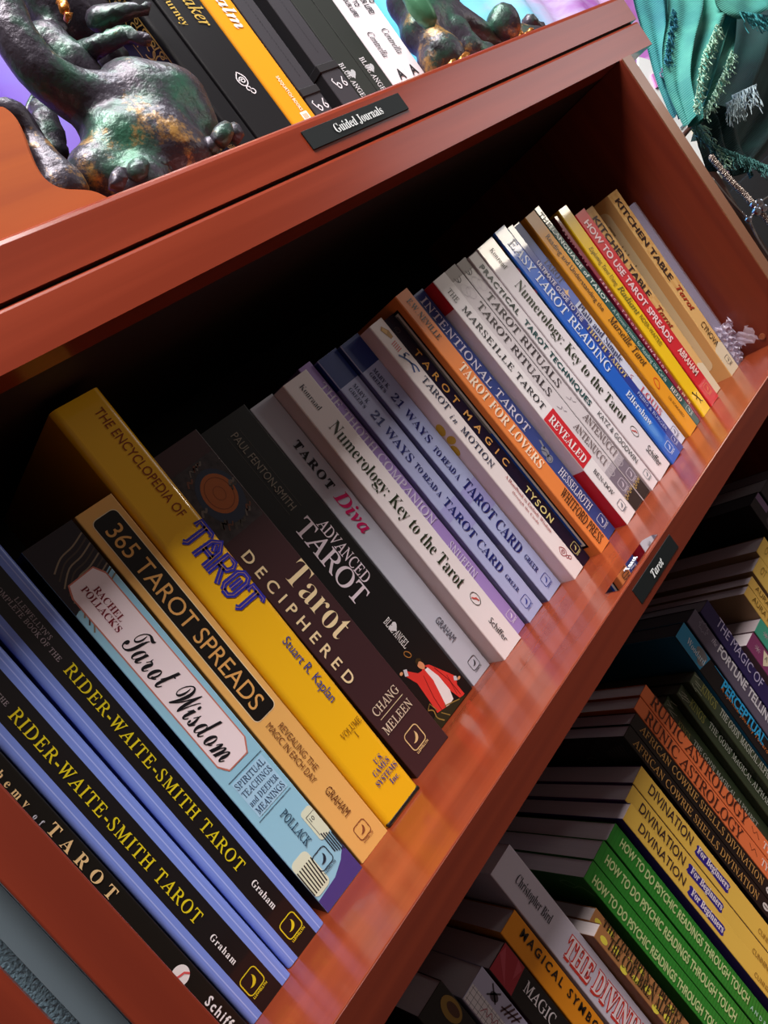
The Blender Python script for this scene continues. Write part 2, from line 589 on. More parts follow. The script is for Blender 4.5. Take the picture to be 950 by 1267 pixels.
TEXTS = [
 ('rws2', "LLEWELLYN'S", 'serif', '9a8f94', 1.6, 219.4, 194.9, 2.1),
 ('rws2', 'COMPLETE BOOK OF THE', 'serif', '9a8f94', -1.5, 230.0, 184.4, 2.2),
 ('rws2', 'RIDER-WAITE-SMITH TAROT', 'serif', 'd8c81e', -2.3, 180.2, 51.8, 5.3),
 ('rws2', 'Graham', 'serifb', 'e8e8ea', -1.3, 43.3, 25.9, 3.0),
 ('rws1', 'COMPLETE BOOK OF THE', 'serif', '9a8f94', -1.4, 226.6, 183.6, 1.9),
 ('rws1', 'RIDER-WAITE-SMITH TAROT', 'serif', 'd8c81e', -3.2, 180.1, 52.8, 5.2),
 ('rws1', 'Graham', 'serifb', 'e8e8ea', -2.6, 43.5, 26.0, 2.8),
 ('alch', 'Alchemy', 'serifb', 'e8c890', -2.5, 178.7, 144.8, 3.5),
 ('alch', 'of', 'serifb', 'c8ccd8', -2.6, 140.0, 134.7, 2.4),
 ('alch', 'TAROT', 'serifb', 'e8c890', -2.2, 131.9, 89.8, 4.9),
 ('alch', 'Schiffer', 'sansb', 'e8e8ea', -1.9, 26.3, 2.8, 4.1),
 ('wis', 'RACHEL', 'serifb', '7c1628', 0.0, 201.4, 180.6, 3.3),
 ('wis', "POLLACK'S", 'serifb', '7c1628', -4.4, 204.9, 177.5, 3.3),
 ('wis', 'Tarot Wisdom', 'script', '17171c', -7.0, 172.2, 94.4, 15.5),
 ('wis', 'POLLACK', 'serif', '22405a', -1.3, 54.1, 31.8, 4.4),
 ('s365', '365 TAROT SPREADS', 'sans', 'e0a860', -4.5, 220.8, 101.3, 9.4),
 ('s365', 'REVEALING THE', 'sans', '7a4a28', 0.4, 86.0, 54.2, 3.8),
 ('s365', 'MAGIC IN EACH DAY', 'sans', '7a4a28', -4.6, 90.7, 50.6, 3.8),
 ('s365', 'GRAHAM', 'sans', '6a3c20', -2.5, 42.9, 24.4, 4.9),
 ('enc', 'THE ENCYCLOPEDIA OF', 'sans', '8a3a10', 3.6, 274.7, 204.1, 5.5),
 ('enc', 'TAROT', 'frak', '2a2a9c', -3.4, 196.1, 141.9, 17.8),
 ('enc', 'Stuart R. Kaplan', 'sans', '39408a', 4.7, 117.4, 73.2, 5.6),
 ('dec', 'Tarot', 'serifl', 'f2dcae', -0.4, 143.2, 92.9, 16.4),
 ('dec', 'DECIPHERED', 'sansm', 'f2dcae', -13.0, 166.9, 69.5, 7.0),
 ('adv', 'PAUL FENTON-SMITH', 'sans', '8c8478', -1.2, 225.9, 167.6, 5.6),
 ('adv', 'ADVANCED', 'serif', 'ece0ea', 6.8, 151.1, 102.0, 7.7),
 ('adv', 'TAROT', 'serif', 'ece0ea', -7.6, 159.0, 95.2, 12.9),
 ('adv', 'BLUE ANGEL', 'serif', 'e4e4e4', -0.3, 75.9, 53.3, 5.3),
 ('diva', 'TAROT', 'slab', '1c1c20', -2.4, 199.8, 161.9, 6.0),
 ('diva', 'Diva', 'italb', 'cc1660', -3.4, 157.4, 125.6, 10.0),
 ('diva', 'GRAHAM', 'sans', '484a58', -2.6, 50.5, 31.4, 5.6),
 ('num', 'Konraad', 'serif', '38343a', -2.2, 225.7, 206.2, 4.0),
 ('num', 'Numerology: Key to the Tarot', 'ben', '26301c', -4.2, 194.3, 57.2, 9.2),
 ('num', 'Schiffer', 'sans', '1c1c20', -2.1, 26.6, 7.7, 4.8),
 ('thoth', 'THE THOTH COMPANION', 'serif', 'dcd4ea', -2.6, 219.6, 99.3, 6.6),
 ('thoth', 'SNUFFIN', 'serif', 'dcd4ea', -3.8, 81.3, 51.6, 5.9),
 ('w21a', 'MARY K.', 'serifb', '28285e', -0.0, 206.4, 190.2, 3.3),
 ('w21a', "GREER'S", 'serifb', '28285e', -4.7, 206.1, 189.5, 2.8),
 ('w21a', '21 WAYS', 'serifb', '1c2470', -3.8, 183.8, 141.6, 6.6),
 ('w21a', 'TO READ A', 'serifb', '1c2470', -2.6, 138.1, 109.7, 4.7),
 ('w21a', 'TAROT CARD', 'serifb', '1c2470', -3.4, 106.0, 40.7, 6.9),
 ('w21a', 'GREER', 'serifb', '1c2470', -1.7, 36.5, 21.2, 3.3),
 ('w21b', 'MARY K.', 'serifb', '28285e', -1.5, 206.6, 190.0, 3.3),
 ('w21b', "GREER'S", 'serifb', '28285e', -6.1, 206.1, 189.5, 2.9),
 ('w21b', '21 WAYS', 'serifb', '1c2470', -4.2, 184.7, 143.4, 6.2),
 ('w21b', 'TO READ A', 'serifb', '1c2470', -4.8, 138.5, 110.0, 5.0),
 ('w21b', 'TAROT CARD', 'serifb', '1c2470', -4.8, 105.8, 40.8, 8.6),
 ('w21b', 'GREER', 'serifb', '1c2470', -2.4, 36.0, 20.9, 4.1),
 ('motion', 'TAROT', 'serif', '22304e', -1.1, 181.6, 153.0, 5.4),
 ('motion', 'in', 'ital', '22304e', -2.8, 148.7, 142.2, 4.6),
 ('motion', 'MOTION', 'serif', '22304e', -2.5, 137.0, 101.9, 5.2),
 ('motion', 'A Handbook to Embody Wisdom', 'serif', 'b46a68', 2.5, 90.2, 36.9, 2.8),
 ('motion', 'through the Cards', 'serif', 'b46a68', -1.8, 78.8, 48.5, 2.3),
 ('magic', 'TAROT', 'sansm', 'd8a050', -3.4, 199.8, 152.2, 5.8),
 ('magic', 'MAGIC', 'sansm', 'e0a860', -3.3, 144.1, 94.7, 5.8),
 ('magic', 'TYSON', 'sansm', 'e8dc90', -4.2, 73.6, 41.3, 5.8),
 ('lovers', 'E.W. NEVILLE', 'serifb', '281410', -1.6, 230.2, 195.5, 5.0),
 ('lovers', 'TAROT FOR LOVERS', 'serifb', 'ffe8cc', -3.4, 172.4, 78.1, 8.2),
 ('lovers', 'WHITFORD PRESS', 'serif', '1c1410', -3.4, 54.3, 5.9, 8.2),
 ('inten', 'INTENTIONAL TAROT', 'serif', 'e4e0ee', -3.2, 225.4, 103.1, 7.1),
 ('inten', 'HESSELROTH', 'serif', 'eeeaf4', -3.2, 65.1, 26.5, 7.0),
 ('mars', 'THE', 'serif', '383434', -3.5, 219.4, 208.7, 5.1),
 ('mars', 'MARSEILLE TAROT', 'serif', '20242a', -3.1, 203.2, 108.8, 5.8),
 ('mars', 'REVEALED', 'serifb', 'f4e8e8', -4.9, 100.7, 58.0, 7.9),
 ('mars', 'BEN-DOV', 'serif', '34363a', -1.7, 48.2, 23.3, 4.0),
 ('rita', 'TAROT RITUALS', 'serif', '3a3036', -3.3, 199.1, 112.7, 6.9),
 ('rita', 'ANTENUCCI', 'serif', '6c5c5c', -3.1, 82.9, 43.8, 6.9),
 ('ritb', 'TAROT RITUALS', 'serif', '3a3036', -3.8, 200.6, 112.4, 7.3),
 ('ritb', 'ANTENUCCI', 'serif', '6c5c5c', -2.6, 82.5, 42.2, 7.2),
 ('prac', 'PRACTICAL', 'sansb', '22322e', -3.5, 220.4, 174.4, 5.4),
 ('prac', 'TAROT TECHNIQUES', 'sansb', '144a4c', -3.3, 167.7, 84.9, 5.4),
 ('prac', 'KATZ & GOODWIN', 'sans', '3c4444', -2.2, 75.7, 24.9, 5.4),
 ('num2', 'Konraad', 'serif', '383030', -1.5, 225.4, 207.3, 5.2),
 ('num2', 'Numerology: Key to the Tarot', 'ben', '26301c', -4.2, 193.5, 55.1, 10.4),
 ('num2', 'Schiffer', 'sans', '1c1c20', -2.2, 25.6, 7.1, 7.5),
 ('easy', 'EASY TAROT READING', 'serif', 'e4ecfa', -3.2, 222.2, 92.4, 9.4),
 ('easy', 'Ellershaw', 'serifb', 'e0ecfa', -2.8, 69.9, 36.1, 7.1),
 ('ult', 'ULTIMATE GUIDE TO THE', 'sansb', 'c8c4d8', -2.4, 197.2, 137.5, 5.1),
 ('ult', 'THOTH TAROT', 'serifb', 'd8c080', -2.4, 132.1, 78.0, 5.1),
 ('ult', 'FIEBIG & BÜRGER', 'sans', 'b8c4ec', -2.0, 62.2, 21.7, 3.9),
 ('plain', 'TAROT', 'serifb', '4c4a70', 3.7, 194.3, 170.9, 7.7),
 ('plain', 'Plain and Simple', 'serif', '28306a', -0.5, 148.2, 88.8, 7.7),
 ('plain', 'LOUIS', 'serif', 'c84858', -1.9, 60.2, 31.6, 6.4),
 ('marso', 'Reading and Understanding the', 'sans', '4a2e10', -2.1, 209.1, 131.4, 6.2),
 ('marso', 'Marseille Tarot', 'ital', '3c240c', -2.4, 123.3, 72.2, 8.8),
 ('marso', 'LO SCARABEO', 'sans', '5c3410', -0.9, 37.6, 15.0, 3.2),
 ('lang', 'THE LANGUAGE of TAROT', 'sansb', 'dce8e0', -3.2, 227.8, 133.1, 5.0),
 ('lang', '• A Proven System for Reading the Cards', 'sans', 'b8d4cc', -3.1, 128.8, 48.4, 5.0),
 ('lang', 'REED', 'serifb', 'e4dcd0', -3.5, 41.6, 25.9, 5.0),
 ('perf', 'Robert Wang', 'sans', 'c87888', -4.9, 205.6, 168.7, 2.6),
 ('perf', 'PERFECT TAROT DIVINATION', 'sansb', 'f0c8d0', -2.5, 153.2, 52.4, 2.6),
 ('rad', 'Exploring Tarot Using', 'ital', '5c5010', -3.5, 179.6, 139.6, 5.7),
 ('rad', 'Radiant', 'ital', '6c6a18', -3.4, 137.6, 107.9, 8.1),
 ('rad', 'RIDER-WAITE®', 'sans', '6c6010', -1.6, 105.5, 73.5, 6.1),
 ('howto', 'HOW TO USE TAROT SPREADS', 'sansb', 'f4d0d4', -5.7, 199.5, 68.8, 8.7),
 ('howto', 'ABRAHAM', 'sansb', 'f4d0c8', -3.0, 58.9, 30.2, 8.7),
 ('kita', 'KITCHEN TABLE', 'sansb', '3c2c28', -3.7, 197.8, 110.7, 8.8),
 ('kita', 'Tarot', 'italb', 'a03c24', -3.6, 98.9, 74.8, 8.8),
 ('kitb', 'KITCHEN TABLE', 'sansb', '3c302c', -5.7, 198.4, 108.3, 9.0),
 ('kitb', 'Tarot', 'italb', 'b0442c', -4.2, 100.0, 72.4, 9.0),
 ('kitb', 'CYNOVA', 'sans', '4c3c20', -4.6, 57.7, 31.3, 9.0),
 ('bird', 'Christopher Bird', 'serif', '1c1820', -1.8, 244.4, 210.3, 5.6),
 ('bird', 'THE DIVINING HAND', 'slabn', 'f4e4e8', -6.2, 192.6, 68.7, 11.6),
 ('magsym', 'MAGICAL SYMBOLS', 'sansb', '1c1410', 0.1, 224.0, 137.3, 4.8),
 ('magic2', 'MAGIC', 'serif', 'd8d0d4', -1.0, 205.2, 176.6, 5.8),
 ('coel1', 'THE COELBREN ALPHABET', 'serifb', '282410', 0.6, 177.2, 91.6, 6.3),
 ('coel2', 'THE COELBREN ALPHABET', 'serifb', '282410', -0.7, 176.3, 96.2, 6.7),
 ('psy1', 'HOW TO DO PSYCHIC READINGS THROUGH TOUCH', 'sansb', 'c8dc98', -2.0, 192.4, 44.5, 5.5),
 ('psy2', 'HOW TO DO PSYCHIC READINGS THROUGH TOUCH', 'sansb', 'c8dc98', -2.7, 196.6, 50.2, 5.7),
 ('psy3', 'HOW TO DO PSYCHIC READINGS THROUGH TOUCH', 'sansb', 'c8dc98', -4.2, 198.0, 56.2, 5.4),
 ('psy1', 'ANDREWS', 'sansb', 'a8d8c0', -2.4, 41.3, 8.8, 2.7),
 ('div1', 'DIVINATION', 'sans', '34202c', -2.9, 191.6, 141.0, 7.5),
 ('div2', 'DIVINATION', 'sans', '34202c', -3.6, 191.5, 140.1, 6.9),
 ('div3', 'DIVINATION', 'sans', '34202c', -3.2, 188.5, 136.8, 6.3),
 ('div1', 'For Beginners', 'slab', 'f0e4f0', -1.8, 133.9, 96.1, 4.7),
 ('div2', 'For Beginners', 'slab', 'f0e4f0', -2.2, 132.0, 94.8, 4.6),
 ('div3', 'For Beginners', 'slab', 'f0e4f0', -2.5, 128.5, 91.4, 4.5),
 ('div1', 'CUNNINGHAM', 'sans', '8c6424', -3.9, 57.7, 23.8, 3.6),
 ('div2', 'CUNNINGHAM', 'sans', '8c6424', -3.9, 56.6, 23.1, 3.6),
 ('div3', 'CUNNINGHAM', 'sans', '8c6424', -4.2, 52.6, 18.9, 3.2),
 ('afr1', 'AFRICAN COWRIE SHELLS DIVINATION', 'serif', 'c09050', -2.4, 220.9, 68.2, 5.3),
 ('afr2', 'AFRICAN COWRIE SHELLS DIVINATION', 'serif', 'c09050', -3.4, 220.4, 67.8, 5.3),
 ('run1', 'RUNIC ASTROLOGY', 'serif', '4c2014', -3.0, 224.2, 102.8, 8.6),
 ('run2', 'RUNIC ASTROLOGY', 'serif', '4c2014', -4.6, 222.1, 102.4, 8.0),
 ('k3', 'KINGS', 'serif', '8c8a48', -2.1, 191.6, 171.8, 6.7),
 ('k3', "THE GODS' MAGICAL ALPHABET", 'serif', 'b8bcb0', -1.1, 166.9, 87.5, 5.8),
 ('k2', 'KINGS', 'serif', '8c8a48', -2.3, 189.2, 170.3, 6.2),
 ('k2', "THE GODS' MAGICAL ALPHABET", 'serif', 'b8bcb0', 1.1, 165.2, 75.8, 4.8),
 ('k1', 'KINGS', 'serif', '8c8a48', -5.9, 184.5, 169.3, 4.0),
 ('k1', "THE GODS' MAGICAL ALPHABET", 'serif', 'b8bcb0', -5.1, 164.5, 77.8, 4.0),
 ('per', 'Woodard', 'serif', 'd4dce4', -2.9, 222.5, 198.8, 5.9),
 ('per', 'PERCEPTUAL', 'sansb', '28a4dc', 1.4, 175.7, 116.5, 9.0),
 ('per', 'A Spiritual Journey Toward Expansion', 'sans', 'd07838', -2.3, 175.3, 83.6, 3.8),
 ('fort', 'FORTUNE TELLING', 'sansb', 'd8d4dc', 2.5, 194.2, 116.6, 8.2),
 ('mag', 'THE MAGIC OF', 'sans', 'bcb4d4', 1.6, 206.9, 140.9, 9.3),
 ('aura1', 'AURA READING', 'sans', '8c6c28', -2.3, 188.9, 133.7, 5.4),
 ('aura2', 'AURA READING', 'sans', '8c6c28', -2.4, 186.8, 133.0, 5.8),
 ('yelb', 'OT', 'sans', 'ac8838', -3.8, 192.6, 185.3, 9.2),
 ('yela', 'O', 'sans', 'ac8838', -4.1, 198.2, 194.4, 9.9),
 ('j2', 'Maker', 'ital', 'c8a850', 2.5, 139.9, 107.8, 10.3),
 ('j2', 'Journey', 'serif', 'c8a850', -11.2, 138.3, 111.5, 6.0),
 ('j3', 'Calm', 'italb', 'f4f0ec', -1.6, 135.0, 100.6, 9.6),
 ('j3', 'SASQUATCH BOOKS', 'sansb', 'f4e4d0', 1.5, 61.9, 33.8, 2.7),
 ('ba1', 'BLUE ANGEL', 'serif', 'dcdce0', -9.4, 56.1, 23.8, 4.6),
 ('ba2', 'BLUE ANGEL', 'serif', 'dcdce0', -5.9, 55.4, 22.4, 5.1),
 ('w1', 'UP TO', 'sansb', '3a363c', 7.4, 104.1, 93.7, 5.7),
 ('w1', 'YOUR LIFE!', 'sansb', '3a363c', -2.3, 106.0, 86.1, 5.1),
 ('w1', 'Centrella', 'ital', '3a363c', -2.3, 71.8, 49.3, 6.8),
 ('w2', 'UP TO', 'sansb', '3a363c', 5.2, 105.3, 93.1, 5.9),
 ('w2', 'YOUR LIFE!', 'sansb', '3a363c', -5.8, 106.5, 85.1, 6.3),
 ('w2', 'Centrella', 'ital', '3a363c', -6.1, 71.1, 48.3, 7.0),
]

# ------------------------------------------------------------------ books
GM, GT, GL = 'paperbacks standing on the middle shelf', 'journals on the top shelf', 'paperbacks on the lower shelf'
# id: name, label, spine colour, left cover colour, page colour, roughness, spine edge radius mm, depth mm
P = 'paperback_book'
INFO = {
 'alch': (P, 'black paperback with cream lettering half hidden behind the left side panel', '15130f', '15130f', 'b8b0a8', .3, .8, 150),
 'rws1': (P, 'black and blue paperback with yellow capitals, beside the left side panel', '120e10', '7486d6', 'b8b0a8', .3, 2.0, 195),
 'rws2': (P, 'black and blue paperback with yellow capitals, beside the pale blue one', '120e10', '2a3a8e', 'b8b0a8', .3, 2.0, 195),
 'wis': (P, 'pale blue paperback with a long white label in swirly black script', '96cbe4', '12161c', 'b8b0a8', .3, .5, 150),
 's365': (P, 'tan paperback with a long black rounded panel in its spine', 'ecb465', 'd49a50', 'b8b0a8', .35, .6, 150),
 'enc': ('hardback_book', 'thick tall yellow hardback with blue gothic letters, tallest on the middle shelf', 'f6bb14', 'd08a14', 'c8b8a0', .22, 3.5, 205),
 'dec': (P, 'dark maroon paperback with cream title and square picture at the top of its spine', '3c2226', '1a1012', 'b8b0a8', .35, .6, 170),
 'adv': (P, 'thick black paperback with white title and red-robed figure at the foot', '0f0d0e', '0f0d0e', 'b8b0a8', .35, .6, 150),
 'diva': (P, 'pale grey paperback whose spine has a magenta word under black capitals', 'c6cad8', 'a8a8b4', 'b8b0a8', .3, .6, 150),
 'num': (P, 'white paperback with tall dark serif title, beside the pale grey and magenta one', 'f0e8ea', 'cfc0c2', 'd8d0c8', .3, .8, 150),
 'thoth': (P, 'slim violet paperback with silver capitals partly covered by a white one', 'a88cd0', '5c4478', 'b8b0a8', .3, .6, 150),
 'w21a': (P, 'lilac-blue paperback with a navy cap, left of an identical copy', 'b4bce6', '6c6898', 'b8b0a8', .3, .6, 150),
 'w21b': (P, 'lilac-blue paperback with a navy cap, right of an identical copy', 'b4bfe8', '5c6090', 'b8b0a8', .3, .6, 150),
 'motion': (P, 'white paperback with a small blue dancing figure near the top of its spine', 'f2e8e8', 'dcc8cc', 'd8d0c8', .3, .8, 150),
 'magic': (P, 'slim navy-black paperback with spaced golden capitals', '17122a', '101018', 'b8b0a8', .3, .6, 150),
 'lovers': (P, 'orange paperback with cream and black condensed lettering', 'f08a44', 'dc7a3c', 'b8b0a8', .3, .8, 150),
 'inten': (P, 'blue paperback with white outline capitals wedged behind the orange one', '3c4c8c', '2c3870', 'b8b0a8', .3, .6, 150),
 'mars': (P, 'white paperback with a red block across its spine and red-banded cover', 'f2ecee', 'd8ccd8', 'd8d0c8', .3, .6, 150),
 'rita': (P, 'grey-white paperback with black ornamented foot, left of its identical copy', 'dcd4d8', '38343a', 'b8b0a8', .3, .5, 150),
 'ritb': (P, 'grey-white paperback with black ornamented foot, right of its identical copy', 'dcd4d8', '38343a', 'b8b0a8', .3, .5, 150),
 'prac': (P, 'slim white paperback with teal and black sans capitals', 'eee8ec', 'd0c8cc', 'd8d0c8', .3, .5, 150),
 'num2': (P, 'white paperback with tall dark serif title, left of the bright blue one', 'f0e9ee', 'dccfd4', 'd8d0c8', .3, .8, 150),
 'easy': (P, 'bright blue paperback with large white title and picture on its cover edge', '1c62cc', '1a3c70', 'b8b0a8', .25, 1.2, 150),
 'ult': (P, 'narrow dark blue paperback squeezed right of the bright blue one', '283c98', '1c2c70', 'b8b0a8', .25, 1.5, 150),
 'plain': (P, 'pale blue and white paperback with dark blue words and red author name', 'dce2f6', 'b4c0e8', 'd8d0c8', .25, 1.2, 150),
 'marso': (P, 'orange-yellow paperback with dark brown italic title', 'eca024', 'd08420', 'b8b0a8', .3, 1.0, 150),
 'lang': (P, 'narrow dark teal paperback with white capitals', '1f5856', '0e2422', 'b8b0a8', .25, 1.5, 150),
 'perf': (P, 'very narrow crimson paperback between the teal and the yellow one', '8e1c3c', '6c1830', 'b8b0a8', .3, .5, 150),
 'rad': (P, 'bright yellow paperback with a tiny black leaping figure at its foot', 'f8cc14', 'd89c1c', 'b8b0a8', .25, 1.0, 145),
 'howto': (P, 'red paperback with white capitals', 'd42430', 'b01c2c', 'b8b0a8', .28, 1.0, 130),
 'kita': (P, 'tan checked paperback with dark capitals, beside the red one', 'e8bc78', 'e8bc78', 'c8b8a0', .35, .6, 140),
 'kitb': (P, 'tan checked paperback with dark capitals and cream panel on its cover', 'e8bc78', 'e0b070', 'c8b8a0', .35, .6, 140),
 'shr': (P, 'grey-lilac paperback in crinkled shrink wrap, last by the right side panel', '8a849c', '7c768c', 'a8a0a8', .15, .6, 140),
 'blk': (P, 'black paperback with a gold oval portrait, leftmost on the lower shelf', '0c0a0b', '0c0a0b', 'c4b8c0', .35, .6, 150),
 'grid': (P, 'lilac and white squared paperback with pentacle drawing on the lower shelf', 'b4b0cc', '8c88a0', 'c4b8c0', .35, .6, 150),
 'magic2': (P, 'black paperback with a crimson cap on its spine on the lower shelf', '0e0c0d', '3c1018', 'c4b8c0', .35, .6, 150),
 'magsym': (P, 'orange paperback with wide-spaced black capitals on the lower shelf', 'f09418', 'b06c18', 'c4b8c0', .35, .6, 150),
 'bird': (P, 'white paperback with red outline capitals standing tallest on the lower shelf', 'd8d0e0', 'b0a8b8', 'c4b8c4', .35, .6, 150),
 'coel2': (P, 'brown mottled paperback with yellow lettering, nearer the white one', 'b07848', '6c4020', 'd0c4c4', .5, .5, 125),
 'coel1': (P, 'brown mottled paperback with yellow lettering, nearer the green ones', 'b07848', '6c4020', 'b0a4a4', .5, .5, 125),
 'psy3': (P, 'green paperback with pale capitals, lowest left of the three identical ones', '2c8c2c', '1c541c', 'e2d6e2', .4, .5, 130),
 'psy2': (P, 'green paperback with pale capitals, middle one of three identical ones', '2c8c2c', '1c541c', 'e2d6e2', .4, .5, 130),
 'psy1': (P, 'green paperback with pale capitals, right one of three, beside the yellow ones', '2c8c2c', '1c541c', 'e2d6e2', .4, .5, 130),
 'div3': (P, 'yellow paperback with blue tag, first of three, beside the green ones', 'f0c454', '2c1c5c', 'd4c6d0', .4, .5, 130),
 'div2': (P, 'yellow paperback with blue tag, middle one of three identical ones', 'f0c454', '4c2c5c', 'e2d6e2', .4, .5, 130),
 'div1': (P, 'yellow paperback with blue tag, last of three, beside the black ones', 'f0c454', '4c2c5c', 'e2d6e2', .4, .5, 130),
 'afr2': (P, 'black paperback with thin gold capitals, beside the yellow ones', '100b0a', '0c0908', 'c8bccc', .4, .5, 150),
 'afr1': (P, 'black paperback with thin gold capitals, beside the burnt orange ones', '100b0a', '0c0908', 'c8bccc', .4, .5, 150),
 'run2': (P, 'burnt orange paperback with dark capitals, left one of the pair', 'ec7844', 'a8502c', 'd4c8d2', .4, .5, 150),
 'run1': (P, 'burnt orange paperback with dark capitals, right one of the pair', 'ec7844', 'a8502c', 'd4c8d2', .4, .5, 150),
 'k1': (P, 'dark green wrapped paperback just behind the burnt orange pair', '34402c', '20281c', '3c3a30', .2, .8, 140),
 'k2': (P, 'dark green wrapped paperback, middle one of three', '34402c', '20281c', '3c3a30', .2, .8, 140),
 'k3': (P, 'dark green wrapped paperback, beside the black and turquoise one', '34402c', '20281c', '3c3a30', .2, .8, 140),
 'per': (P, 'black paperback with turquoise cap, words and cover', '0c0c10', '1a5674', '3c3840', .3, .6, 150),
 'fort': (P, 'grey-violet paperback with thick white capitals', '5c5468', '2c2834', '3c3840', .35, .8, 150),
 'mag': (P, 'deep indigo paperback with thin pale capitals', '261c54', '1c1638', '7c7480', .3, .6, 150),
 'mgt': (P, 'small plum paperback with a star and cream triangle', '8c3c6c', '6c5058', 'f0e4e8', .4, .5, 110),
 'teal': (P, 'small jade paperback with a star and cream triangle', '44a88c', '6c5058', 'c8b8bc', .4, .5, 110),
 'aura2': (P, 'mustard paperback, left one of the pair behind the jade one', 'ecc060', '8c6c50', 'd4c8d4', .4, .5, 130),
 'aura1': (P, 'mustard paperback, right one of the pair behind the jade one', 'ecc060', '8c6c50', 'd4c8d4', .4, .5, 130),
 'yelb': (P, 'wide yellow paperback on the lower shelf, left one at the frame edge', 'f0c864', '8c6c50', 'd4c8d4', .4, .5, 130),
 'yela': (P, 'wide yellow paperback on the lower shelf, right one at the frame edge', 'f0c864', '8c6c50', 'd4c8d4', .4, .5, 130),
 'blkbox': ('boxed_set', 'black box with a lilac corner patch at the frame edge', '16121a', '0a080a', '242028', .4, .5, 150),
 'j1': ('journal', 'black journal with gold filigree cover border behind the dragon', '0f0e12', '0c0b0e', 'b8b0a8', .3, 3.0, 130),
 'j2': ('journal', 'black journal with gold lettering and white eye emblem', '0e0c10', '121014', 'b8b0a8', .35, 1.5, 130),
 'j3': ('journal', 'amber orange journal with white brush script', 'f0a01e', 'b46c14', 'b8b0a8', .25, 2.0, 130),
 'j4': ('journal', 'charcoal cloth journal with elastic band, beside the amber one', '2e2b32', '222026', 'b8b0a8', .6, 1.0, 130),
 'j5': ('journal', 'charcoal cloth journal with elastic band, beside the dark olive ones', '2e2b32', '1a181c', 'b8b0a8', .6, 1.0, 130),
 'ba1': ('journal', 'dark olive journal with white heart emblem, left one of the pair', '242824', '282b28', 'b8b0a8', .45, .8, 130),
 'ba2': ('journal', 'dark olive journal with white heart emblem, right one of the pair', '242824', '282b28', 'b8b0a8', .45, .8, 130),
 'w1': ('journal', 'white journal with black script, left one of the pair', 'f2ecf2', 'd8d0d8', 'd8d0c8', .35, .8, 130),
 'w2': ('journal', 'white journal with black script, right one, beside the second dragon', 'f2ecf2', 'd8d0d8', 'd8d0c8', .35, .8, 130),
}
DIMS['fil1'] = (610.0, 633.0, 50.0, 231.0, 0.0, -320.0)
DIMS['fil2'] = (635.0, 668.0, 50.0, 224.0, 0.0, -320.0)
DIMS['fil3'] = (40.0, 60.0, 50.0, 236.0, 0.0, -320.0)
DIMS['fil4'] = (61.0, 81.5, 50.0, 240.0, 0.0, -320.0)
INFO['fil1'] = (P, 'dark grey paperback behind the shelf edge at the right frame edge, left one', '2a262c', '1c1a1e', '8e8a92', .4, .6, 150)
INFO['fil2'] = (P, 'dark grey thick paperback at the right frame edge, right one', '2a262c', '1c1a1e', '7e7a84', .4, .6, 150)
INFO['fil3'] = (P, 'grey paperback hidden under the shelf edge, leftmost at the bottom', '2a262c', '1c1a1e', 'a89ca0', .4, .6, 150)
INFO['fil4'] = (P, 'grey paperback under the shelf edge beside the black one with the oval', '2a262c', '1c1a1e', 'a89ca0', .4, .6, 150)

PAGE = {}


def page_mat(h):
    if h in PAGE:
        return PAGE[h]
    m = mat(h, 0.85, grain=0.10, gscale=(2600, 8, 8))
    PAGE[h] = m
    return m


ROOT, WID = {}, {}


